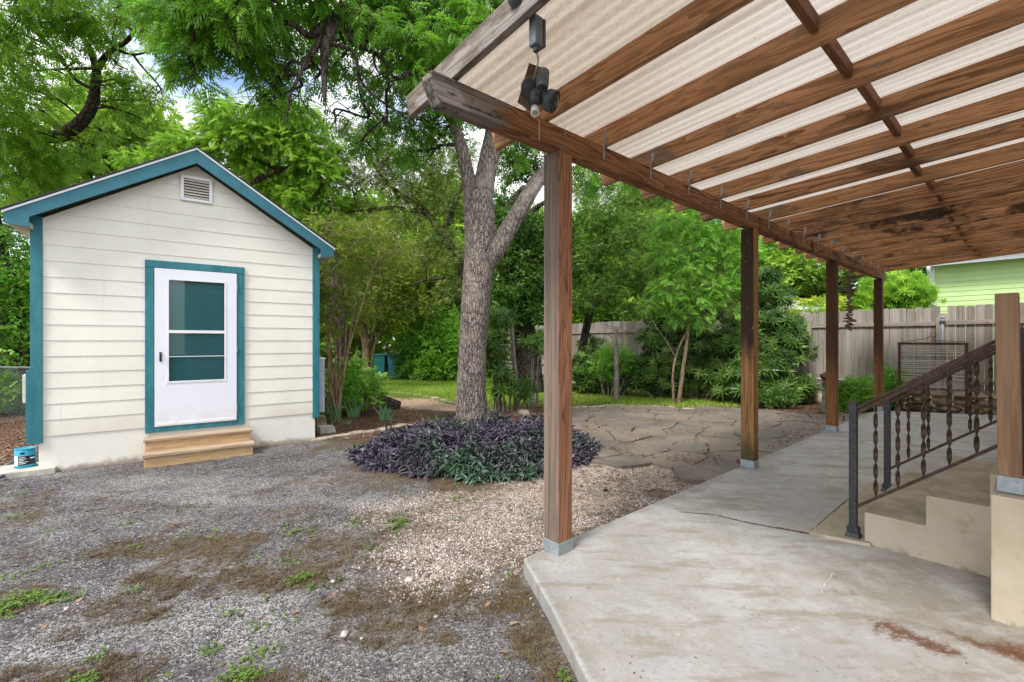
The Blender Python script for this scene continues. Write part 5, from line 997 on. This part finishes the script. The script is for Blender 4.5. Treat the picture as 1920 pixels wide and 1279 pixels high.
# green house beyond the fence
s = NM('lime_siding'); c = s.coord(); n = s.noise(c, 1.2, 5); col = s.mix(s.rng(n, .3, .7), (.44, .62, .25), (.50, .68, .30)); M_lime = s.done(col, .55, spec=.3)
hX, hY, _ = W(1752, 560, 15.0); nh = thing('green_house', 'lime green clapboard house with white trim beyond the fence at the right', 'house', (hX, hY, 0), FA+math.pi)
m = MB(); 
for k in range(24):
    z = .3+k*.155; m.hexa([(0, -.018, z), (9, -.018, z), (9, 0, z), (0, 0, z), (0, -.004, z+.152), (9, -.004, z+.152), (9, 0, z+.152), (0, 0, z+.152)])
m.box(0, 9, .002, 7, 0, 4.05); m.build('wall', M_lime, nh); MB().box(-.17, .01, -.045, .12, 0, 3.93).build('corner_board', M_whitet, nh, bevel=.004)
MB().hexa([(-.35, -.5, 3.98), (9.3, -.5, 3.98), (9.3, 0, 4.05), (-.35, 0, 4.05), (-.35, -.5, 4.0), (9.3, -.5, 4.0), (9.3, 0, 4.07), (-.35, 0, 4.07)]).build('soffit', M_whitet, nh); MB().box(-.38, 9.3, -.54, -.505, 3.90, 4.09).build('gutter', M_whitet, nh, bevel=.005)
MB().tube(smooth_line([(-.08, -.52, 3.95), (-.09, -.50, 3.80), (-.09, -.15, 3.62), (-.085, -.095, 3.45), (-.085, -.095, 3.2), (-.085, -.095, .3)], 4), .05, 10).build('downspout', M_whitet, nh, True)
MB().hexa([(-.6, -.7, 4.095), (9.5, -.7, 4.095), (9.5, 4, 5.6), (-.6, 4, 5.6), (-.6, -.7, 4.14), (9.5, -.7, 4.14), (9.5, 4, 5.65), (-.6, 4, 5.65)]).build('roof', m_plain('metal_roof', (.5, .53, .56), .5, .1, 6, .3), nh)
MB().box(-.9, -.172, 1.0, 4, 0, 3.35).build('side_wall', m_plain('teal_wall', (.03, .22, .20), .6), nh); MB().hexa([(-1.0, .2, 3.08), (-.172, .2, 3.08), (-.172, 1.3, 3.5), (-.75, 1.3, 3.5), (-1.0, .2, 3.13), (-.172, .2, 3.13), (-.172, 1.3, 3.56), (-.75, 1.3, 3.56)]).build('porch_roof', M_whitet, nh)

# ---- hose, bird bath, clay pot
M_hose = m_plain('blue_grey_hose', (.045, .065, .085), .4, .3, 12); hx, hy, _ = G(1518, 752)
ho = thing('garden_hose', 'dark blue grey garden hose coiled on the ground before the stone wall', 'hose', (hx, hy, 0)); P = []
for k in range(420):
    a = k*.105*2; rr = .34+.10*math.sin(k*.113)+.05*math.sin(k*.37+1); P.append((rr*math.cos(a)*1.12+.04*math.sin(k*.05), rr*math.sin(a)*.95, .022+.11*(k/420)+.012*math.sin(k*.6)))
MB().tube(P, .0125, 7).build('coil', M_hose, ho, True); MB().lathe([(.014, 0), (.018, .01), (.018, .05), (.010, .06)], (.42, -.2, .02), 10, Matrix.Rotation(R(80), 4, 'Y')).build('nozzle', M_galv, ho)
bx, by, _ = G(1547, 775); bx, by = bx+.0, by; M_conc = m_plain('weathered_concrete', (.13, .14, .10), .9, .4, 9, 0, .15, .5); M_concl = m_plain('pale_concrete', (.45, .43, .38), .85, .2, 9)
bb = thing('bird_bath', 'weathered bird bath with pale shallow bowl, partly hidden by the third post', 'bird bath', (bx, by, 0))
MB().lathe([(.10, 0), (.10, .05), (.07, .08), (.055, .2), (.06, .3), (.045, .45), (.055, .58), (.075, .63)], n=16).build('pedestal', M_conc, bb, True); MB().lathe([(.07, .62), (.20, .66), (.26, .70), (.265, .72), (.245, .72), (.12, .68), (.01, .675)], (.12, 0, 0), 26).build('bowl', M_concl, bb, True)
pt = thing('metal_pot', 'small rusty brown pot tipped on its side on the bird bath', 'pot', (bx-.02, by-.13, .72)); MB().lathe([(.05, -.08), (.075, -.075), (.085, .07), (.092, .07), (.092, .09), (.078, .09), (.066, -.06), (.01, -.065)], (-.05, 0, .06), 18, Matrix.Rotation(R(68), 4, 'Y')).build('body', M_rust, pt, True)
MB().tube(smooth_line([(.02, -.09, .09), (.08, -.13, .13), (.12, -.09, .06)], 5), .006, 6).build('handle', M_rust, pt, True)

# ---- bits at the left of the shed
cb = MB().box(-.30, .26, -.22, .24, -.03, .065); o = cb.build('concrete_pad', M_concl, None, bevel=.008); o.location = (*G(52, 886)[:2], 0); o.rotation_euler = (0, 0, .62); tag(o, 'small pale concrete pad left of the shed foundation', 'slab')
gx_, gy_, _ = G(48, 875, .066); can = thing('paint_can', 'blue paint can with black label on the pad left of the shed', 'paint can', (gx_, gy_, .066))
M_blue = m_plain('can_blue', (.03, .32, .48), .35, .05, 5); M_lab = m_plain('label_black', (.012, .014, .02), .4); M_labw = m_plain('label_white', (.75, .78, .8), .5)
can_r = .088; MB().lathe([(can_r-.004, 0), (can_r, .004), (can_r, .20), (can_r-.006, .204), (can_r+.003, .206), (can_r+.003, .214), (can_r-.012, .214), (can_r-.014, .204), (.01, .203)], n=32).build('body', M_blue, can, True)
def patch(a0, a1, z0, z1, r): 
    n = 14; V = []
    for k in range(n+1):
        a = a0+(a1-a0)*k/n; V += [(r*math.cos(a), r*math.sin(a), z0), (r*math.cos(a), r*math.sin(a), z1)]
    return V, [(2*k, 2*k+2, 2*k+3, 2*k+1) for k in range(n)]
lb_ = MB().add(*patch(R(-85), R(12), .035, .135, can_r+.0012)).build('label', M_lab, can); MB().add(*patch(R(-118), R(-86), .03, .14, can_r+.0012)).build('label_panel', M_labw, can)
m = MB(); 
for k in range(5): m.add(*patch(R(-80), R(-80+(34, 42, 28, 50, 38)[k]), .118-k*.017, .124-k*.017, can_r+.0024))
m.add(*patch(R(-20), R(8), .10, .115, can_r+.0024)); m.build('label_print', M_labw, lb_)
m = MB().add(*patch(R(-72), R(-48), .158, .180, can_r+.0013)); m.build('emblem', M_lab, can); MB().tube([(can_r*math.cos(a), can_r*math.sin(a), .19-.10*math.sin((a-R(-170))/R(180)*math.pi) if False else .17) for a in (R(-170), R(-169))], .004, 5).build('handle_lug', M_galv, can)
for i, (pts, lab) in enumerate((([G(10, 880), W(35, 862, 5.6), (G(60, 862)[0], G(60, 862)[1], .10)], 'grey bent pipe lying behind the paint can'), ([G(0, 903), G(30, 880), G(62, 850)], 'grey pipe lying on the mulch beside the concrete pad'))):
    o = MB().tube(smooth_line([(p[0], p[1], max(p[2], .02)+.02) for p in pts], 5), .017, 10).build('pipe', M_hose if i else M_lgrey, None, True); tag(o, lab, 'pipe')
M_link = m_plain('chain_link', (.30, .33, .35), .5, .2, 10, .5); cl = thing('chain_link_fence', 'old chain link fence at the left edge beyond the shed corner', 'fence', (-9.3, 8.2, 0), math.atan2(2.2, 1.5)); m = MB()
for k in range(-22, 62):
    for sg in (1, -1):
        x0 = k*.052; x1 = x0+sg*.98; a, b2 = (x0, 0.03), (x1, 1.01); lo, hi = 0, 2.2
        pts = [(x0+(x1-x0)*t, .03+.98*t) for t in np.linspace(0, 1, 12)]; pts = [p for p in pts if lo <= p[0] <= hi]
        if len(pts) > 1: m.tube([(p[0], .004*sg, p[1]) for p in pts], .0028, 3, cap=False)
m.build('mesh', M_link, cl)
for x in (0, 1.1, 2.2): MB().tube([(x, .03, -.1), (x, .03, 1.06)], .026 if x else .05, 10).build('post', M_barkd if x == 0 else M_link, cl)
MB().tube(smooth_line([(0, .02, 1.03), (.6, .02, 1.0), (1.1, .02, 1.05), (1.7, .02, 1.03), (2.2, .02, 1.04)], 4), .018, 8).build('top_rail', M_link, cl, True)
# right corner of the shed: concrete block, brick and stones, edging stones, log
for i, (a, b2, sx, sy, sz, lab, mt) in enumerate(((612, 812, .13, .10, .12, 'pale broken concrete block at the right corner of the shed', M_concl), (599, 800, .09, .09, .20, 'brown brick stack against the right shed corner', M_stone))):
    p = G(a, b2); m = MB(); m.hexa([(-sx, -sy, -.02), (sx, -sy*.9, -.02), (sx*.9, sy, -.02), (-sx, sy, -.02), (-sx, -sy, sz), (sx*.8, -sy*.8, sz*.82), (sx*.8, sy, sz*.9), (-sx, sy, sz)]); o = m.build('concrete_block' if i == 0 else 'brick', mt, None, bevel=.008); o.location = (p[0]-.0, p[1]+(.02 if i == 0 else .05), 0); o.rotation_euler = (0, 0, SA); tag(o, lab, 'block' if i == 0 else 'brick')
g1 = G(722, 766); lg = thing('log', 'short dark cut log leaning in the mulch behind the irises', 'log', (g1[0], g1[1], 0)); m = MB().tube(smooth_line([(-.16, 0, .20), (.05, 0, .13), (.30, -.04, .04)], 4), [.13]*9, 14, rough=.08); m.build('bark', M_barkd, lg, True)
MB().lathe([(.115, 0), (.115, .006), (.01, .008)], (-.163, 0, .202), 16, Vector((-1, 0, .32)).to_track_quat('Z', 'Y').to_matrix().to_4x4()).build('cut_face', m_plain('cut_wood', (.20, .11, .06), .9), lg)
def edging(name, pts, n, sc, lab, cat='stones', grp=None):
    ORD = 'first second third fourth fifth sixth seventh eighth ninth tenth eleventh twelfth thirteenth fourteenth'.split()
    P = smooth_line([(p[0], p[1], 0) for p in pts], 8); 
    for i in range(n):
        p = P[int(i*(len(P)-1)/(n-1))]; m = MB(); rock(m, (0, 0, .012), sc*random.uniform(.7, 1.3), sc*random.uniform(.4, .6), .035*random.uniform(.7, 1.4), random.randrange(999), 9); o = m.build(name, M_stone, None, True); q = P[min(int(i*(len(P)-1)/(n-1))+1, len(P)-1)]
        o.location = (p[0]+random.uniform(-.03, .03), p[1]+random.uniform(-.03, .03), 0); o.rotation_euler = (0, 0, math.atan2(q[1]-p[1], q[0]-p[0])+random.uniform(-.3, .3)); tag(o, ORD[i]+' stone from the left in '+lab, 'stone', grp)
M_stone = m_plain('edging_stone', (.34, .29, .22), .9, .4, 7, 0, .15, .5)
edging('edging_stone', gp((598, 826), (640, 818), (700, 810), (760, 800)), 9, .16, 'the flat edging row between mulch and drive', grp='edging stones of the mulch bed')
edging('edging_stone', gp((735, 737), (800, 745), (850, 756), (900, 762)), 12, .17, 'the curved edging row along the sandy path', grp='edging stones of the lawn path')
edging('edging_stone', gp((1085, 766), (1150, 762), (1230, 765), (1340, 770)), 14, .16, 'the edging row behind the flagstone patio', grp='edging stones behind the patio')
# bins behind the lawn
for (a, b2, dd, cc, lab) in ((705, 690, 19, (.02, .17, .17), 'teal storage bin half hidden under leaves at the far lawn edge'), (752, 690, 19, (.03, .20, .34), 'blue storage bin half hidden under leaves at the far lawn edge')):
    p = W(a, 700, dd); t = thing('storage_bin', lab, 'bin', (p[0], p[1], 0)); mt = m_plain('bin_plastic', cc, .5); MB().hexa([(-.42, -.3, 0), (.42, -.3, 0), (.42, .3, 0), (-.42, .3, 0), (-.48, -.36, .9), (.48, -.36, .9), (.48, .36, .9), (-.48, .36, .9)]).build('body', mt, t, bevel=.03); MB().box(-.51, .51, -.39, .39, .902, .97).build('lid', mt, t, bevel=.02)

# ================================================================== GROUND PLANTS AND LOOSE STUFF
# iris clumps
def iris(a, b2, n, h, lab):
    p = G(a, b2); t = thing('iris_plant', lab, 'plant', (p[0], p[1], 0), 0, 'iris clumps at the shed corner'); m = MB(); var = []
    for k in range(n):
        an = random.uniform(-.9, .9)+math.pi/2*0; az = random.uniform(0, 3.14); fx, fz = math.sin(an*.55), math.cos(an*.55); L = h*random.uniform(.65, 1.1); x0, y0 = random.uniform(-.09, .09), random.uniform(-.06, .06); V = []
        for j, tt in enumerate((0, .35, .7, 1)):
            w_ = .016*(1-.95*tt**2); bx_ = x0+fx*L*tt*math.cos(az*.3)+.10*an*tt*tt*L; by_ = y0+.25*fx*L*tt*math.sin(az); bz = fz*L*tt-.04*tt*tt; V += [(bx_-w_, by_, bz), (bx_+w_, by_+.004, bz)]
        m.add(V, [(0, 1, 3, 2), (2, 3, 5, 4), (4, 5, 7, 6)]); var += [random.random()]*8
    o = m.build('leaves', L_iris, t); o.data.attributes.new('v', 'FLOAT', 'POINT').data.foreach_set('value', var)
iris(610, 790, 14, .28, 'iris clump closest to the shed corner board'); iris(630, 793, 16, .46, 'tall iris clump in front of the crape myrtle stems'); iris(662, 782, 16, .42, 'iris clump between the crape myrtle and the log'); iris(722, 788, 26, .36, 'widest iris clump, in front of the dark log'); iris(650, 795, 5, .14, 'tiny iris sprout among the taller clumps'); iris(822, 815, 12, .38, 'iris leaves rising behind the left of the purple plants')
# the purple-leaved plants round the pecan
def bedpts(n):
    out = []
    while len(out) < n:
        q = RNG.random((n*3, 2))*[3.8, 3.0]+[-2.2, 4.7]; d = sdist(BED, q[:, 0], q[:, 1]); ok = d < .02+.16*(fbm(q[:, 0], q[:, 1], 5., 4)-.5)*2+RNG.exponential(.03, len(d)); 
        out += [(x, y, dd) for (x, y), dd in zip(q[ok], d[ok])]
    return np.array(out[:n])
nb = 19500; bp = bedpts(nb); hgt = .04+.24*sstep(.02, -.42, bp[:, 2])*(.35+1.3*fbm(bp[:, 0], bp[:, 1], 4.5, 4)); zz = hgt*(RNG.random(nb)**.45); 
keepm = np.hypot(bp[:, 0]+.62, bp[:, 1]-7.1) > .3
cenv = bp[:, :2]-np.array([-.3, 6.2]); dr = np.stack([cenv[:, 0]*.25, cenv[:, 1]*.25, np.full(nb, .12)], 1)+RNG.normal(0, .55, (nb, 3))*np.array([1, 1, .6])
def T_lance(L=.12, w=.030):
    v = np.array([(0, 0, 0), (L*.35, w/2, .012), (L*.75, w*.32, .006), (L, 0, -.02), (L*.75, -w*.32, .006), (L*.35, -w/2, .012), (L*.35, 0, .0), (L*.75, 0, -.004)]); return v, [(0, 1, 6, 5), (6, 1, 2, 7), (5, 6, 7, 4), (7, 2, 3, 4)]
T_L = T_lance(.098, .024)
col_v = np.clip(.30+.55*(fbm(bp[:, 0], bp[:, 1], 1.6, 3)-.5)*2+.28*(6.0-bp[:, 1])/1.3*.6+RNG.normal(0, .13, nb), 0, .97)
pb = scatter('purple_groundcover', T_L, np.stack([bp[:, 0], bp[:, 1], zz+.01], 1)[keepm], dr[keepm], (1.0+RNG.normal(0, .25, nb)).clip(.5, 1.7)[keepm], L_purple, var=col_v[keepm], roll=.35); tag(pb, 'dense purple and dark green leafy plants in the round bed at the pecan', 'ground cover', kind='stuff')
m_st = MB()
for k in range(500):
    i = random.randrange(nb); x, y = bp[i, :2]; m_st.tube([(x, y, 0), (x+random.uniform(-.04, .04), y+random.uniform(-.04, .04), hgt[i]*.5), (x+random.uniform(-.08, .08), y+random.uniform(-.08, .08), hgt[i])], [.005, .004, .003], 4, cap=False)
tag(m_st.build('purple_stems', m_plain('purple_stem', (.06, .025, .06), .6)), kind='stuff')
i = RNG.choice(nb, 120); fl = scatter('tiny_flowers', T_sprig(4, .014, .014, .012), np.stack([bp[i, 0], bp[i, 1], hgt[i]+.02], 1), RNG.normal(0, 1, (120, 3)), .8, m_plain('pale_lilac', (.60, .50, .66), .6)); tag(fl, kind='stuff')
# loose gravel: dark chips on the drive, pink and white chips by the slab
def sample(n, x0, x1, y0, y1, f, px_bias=True):
    out = []; tot = 0
    while tot < n:
        k = n*4; yy = y0*(y1/y0)**RNG.random(k); xx = RNG.uniform(-1.15, 1.15, k)*yy; ok = (xx > x0) & (xx < x1); xx, yy = xx[ok], yy[ok]; p = f(xx, yy); ok = RNG.random(len(xx)) < p; out.append(np.stack([xx[ok], yy[ok]], 1)); tot += ok.sum()
        if len(out) > 40: break
    return np.vstack(out)[:n]
def chips(name, n, f, cols, s0, s1, box):
    q = sample(n, *box, f); k = len(q); z = ground_h(q[:, 0], q[:, 1])+.001; s = NM(name+'_stone'); col = s.ramp(s.attr('v'), cols); mt = s.done(col, .85, spec=.25)
    sc = (s0+(s1-s0)*RNG.random(k)**2.5); o = scatter(name, T_CHIP, np.stack([q[:, 0], q[:, 1], z], 1), RNG.normal(0, 1, (k, 3))*[1, 1, .25], sc, mt, roll=.35); return tag(o, kind='stuff')
zf = lambda keyf: (lambda x, y: keyf(zones(x, y), x, y))
chips('pale_gravel', 34000, zf(lambda z, x, y: z['pink']*(.25+.75*sstep(.38, .6, fbm(x, y, 4., 4)))*(1-.75*z['brown'])*(1-.72*z['tan'])*(sdist(SLAB, x, y) > .02)*(sdist(PATIO, x, y) > 0)), [(0, (.09, .07, .06)), (.35, (.24, .185, .155)), (.7, (.40, .34, .30)), (1, (.64, .60, .56))], .009, .026, (-1.6, 3.5, 2.2, 6.5))
chips('dark_gravel', 40000, zf(lambda z, x, y: z['drive']*(1-.8*z['brown'])*(1-z['pink'])*(.12+.88*z['pale'])*(.4+.6*sstep(.4, .6, fbm(x, y, 3.3, 4)))*(sdist(SLAB, x, y) > .02)), [(0, (.03, .027, .028)), (.5, (.10, .092, .095)), (.85, (.19, .18, .18)), (1, (.36, .35, .34))], .005, .014, (-8, 1.4, 1.7, 7))
# larger single pebbles seen on the drive
peb = [(768, 1090, .030, .50, 'largest rounded pale pebble on the scrub left of the slab corner'), (646, 1192, .024, .55, 'round white pebble on the gravel, closest to the camera of the big ones'), (624, 1092, .018, .5, 'white pebble beside the pale gravel patch in the middle of the drive'),
       (758, 1066, .017, .48, 'pale pebble just above the largest pebble'), (734, 1070, .012, .42, 'small pale pebble left of the largest pebble'), (823, 1068, .024, .30, 'tan angular stone at the tip of the pink gravel'), (494, 912, .015, .5, 'lone white pebble on the drive straight out from the wooden steps'),
       (125, 1143, .015, .4, 'pale pebble at the left side of the drive'), (818, 1158, .014, .35, 'tan pebble on the brown scrub below the pink gravel'), (678, 1198, .010, .5, 'tiny white pebble right of the round white one'), (1135, 920, .025, .03, 'charcoal lump on the tan gravel right of the first post'), (1218, 858, .02, .03, 'charcoal lump at the edge of the flagstones'), (1090, 912, .014, .04, 'small charcoal bit right beside the first post')]
for i, (a, b2, r_, v_, lab) in enumerate(peb):
    p = G(a, b2); m = MB(); rock(m, (0, 0, r_*.3), r_, r_*.8, r_*.55, 70+i, 10); nm = 'pebble_%s' % ('white' if v_ > .45 else 'dark' if v_ < .1 else 'tan'); mt = bpy.data.materials.get(nm) or m_plain(nm, (v_*.95, v_*.88, v_*.78) if v_ > .1 else (.03, .028, .026), .85, .25, 60)
    o = m.build('pebble', mt, None, True); o.location = p; o.rotation_euler = (0, 0, i*1.3); tag(o, lab, 'pebble', 'pebbles scattered on the ground')
# dry grass, weeds, fallen leaves, lawn
def T_tuft(n, h, w, spread):
    P = []
    for i in range(n):
        a = i*2.4+random.uniform(-.5, .5); e = random.uniform(.3, 1)*spread; c_, s_ = math.cos(a), math.sin(a); hh = h*random.uniform(.6, 1.1); P.append((np.array([(-s_*w, c_*w, 0), (s_*w, -c_*w, 0), (c_*e*.5*h+s_*w*.7, s_*e*.5*h-c_*w*.7, hh*.6), (c_*e*h, s_*e*h, hh)]), [(0, 1, 2, 3)]))
    return T_join(P)
def ground_tufts(name, n, f, tm, s0, s1, mat, box):
    q = sample(n, *box, f); k = len(q); ang = RNG.random(k)*6.28; return tag(scatter(name, tm, np.stack([q[:, 0], q[:, 1], ground_h(q[:, 0], q[:, 1])-.002], 1), np.stack([np.cos(ang), np.sin(ang), 0*ang], 1), s0+(s1-s0)*RNG.random(k), mat, roll=.05), kind='stuff')
L_dry = m_leaf('dry_grass_leaf', [(.05, .03, .016), (.10, .065, .033), (.19, .135, .07), (.10, .12, .035)], .8, .1, (.3, .22, .1), tint=(.62, .62, .62)); L_weed = m_leaf('weed_leaf', [(.06, .11, .02), (.10, .16, .03), (.15, .22, .04)], .6, .2, (.2, .32, .05), tint=(.8, .85, .8))
ground_tufts('dry_grass', 9500, zf(lambda z, x, y: z['brown']*np.maximum(z['drive'], z['pink'])*(sdist(SLAB, x, y) > .03)), T_tuft(5, .016, .0011, 1.8), .6, 1.6, L_dry, (-8, 1.6, 1.7, 7))
wd_pts = lambda x, y: sstep(.60, .72, fbm(x+40, y+7, 2.3, 4))*sstep(.45, .7, fbm(x, y+90, 9., 3))
ground_tufts('small_weeds', 1900, zf(lambda z, x, y: (wd_pts(x, y)*(z['brown']*.9+.12))*np.maximum(z['drive'], z['pink'])*(sdist(SLAB, x, y) > .03)), T_sprig(6, .012, .008, .012), .6, 1.7, L_weed, (-8, 1.6, 1.7, 7))
WE = [(662, 985 if False else 982, 16), (697, 1029, 16), (663, 983, 14), (255, 1029, 18), (241, 983, 14), (462, 1060, 22), (545, 1050, 20), (620, 1098, 18), (195, 1228, 20), (420, 1270, 22), (590, 1100, 14), (540, 1062, 18), (1092, 1250, 12), (905, 975, 22), (870, 980, 14), (800, 1105, 14), (580, 1000, 16), (760, 925, 14), (12, 930, 24), (12, 1090, 22), (30, 1120, 18), (500, 1225, 20), (360, 950, 26), (400, 1000, 26), (340, 1010, 18), (430, 1150, 12), (250, 1110, 14), (720, 915, 20), (845, 912, 20)]
wp = np.vstack([np.array(G(a, b2)[:2])+RNG.normal(0, 1, (int(11), 2))*(r_/F*G(a, b2)[1]*.6)*[1, 1.2] for a, b2, r_ in WE]); k = len(wp); an = RNG.random(k)*6.28
tag(scatter('weed_patches', T_sprig(7, .012, .008, .012), np.column_stack([wp, ground_h(wp[:, 0], wp[:, 1])+.006]), np.stack([np.cos(an), np.sin(an), an*0+.5], 1), .7+.9*RNG.random(k), L_weed), kind='stuff')
M_litl = m_leaf('fallen_leaf', [(.06, .03, .02), (.16, .085, .05), (.28, .17, .11), (.36, .28, .21)], .8, .05, (.3, .2, .1), tint=(.62, .62, .62))
q = sample(60, .2, 6, 1.9, 8, lambda x, y: (sdist(SLAB, x, y) < -.05)*(.1+.9*sstep(.5, .05, -sdist(SLAB, x, y)))); an = RNG.random(len(q))*6.28; tag(scatter('slab_debris', T_sprig(2, .022, .009, .015), np.column_stack([q, np.full(len(q), .106)]), np.stack([np.cos(an), np.sin(an), an*0], 1), .4+.8*RNG.random(len(q)), M_litl, roll=.1), kind='stuff')
ground_tufts('fallen_leaves', 16000, zf(lambda z, x, y: np.maximum(z['mulch'], z['litter']*.7)*(sdist(PATIO, x, y) > -.1)+.004*(z['drive']+z['path']) + .02*z['pink']), T_sprig(2, .055, .024, .03), .5, 1.3, M_litl, (-14, 14, 2.2, 15))
L_lawn = m_leaf('lawn_blade', [(.12, .20, .02), (.19, .29, .03), (.28, .37, .05), (.36, .38, .12)], .6, .3, (.35, .5, .06), tint=(.8, .85, .8))
ground_tufts('lawn_grass', 46000, zf(lambda z, x, y: z['lawn']*np.where(x > 1.2, .35, 1)), T_tuft(6, .055, .0045, 1.0), .6, 1.4, L_lawn, (-9, 7, 9.5, 24))
q = sample(700, .5, 9, 5.2, 10.4, lambda x, y: ((sdist(PATIO, x, y) < -.1)*(.15+.85*sstep(.9, .1, -sdist(PATIO, x, y)))*sstep(.45, .6, fbm(x, y, 2., 3)))); an = RNG.random(len(q))*6.28
tag(scatter('patio_leaves', T_sprig(2, .045, .018, .03), np.column_stack([q, np.full(len(q), .056)]), np.stack([np.cos(an), np.sin(an), an*0], 1), .5+.8*RNG.random(len(q)), M_litl, roll=.1), kind='stuff')
# pine cone debris on the gravel by the patio
o = scatter('twig_debris', T_sprig(5, .03, .008, .05), np.array([G(1160, 902)]*26+[G(1400, 806)]*0)+RNG.normal(0, 1, (26, 3))*[.06, .06, 0]+[0, 0, .015], RNG.normal(0, 1, (26, 3))*[1, 1, .3], 1.0, M_litl); tag(o, 'small heap of brown twigs on the pink gravel by the patio', 'twigs', kind='stuff')
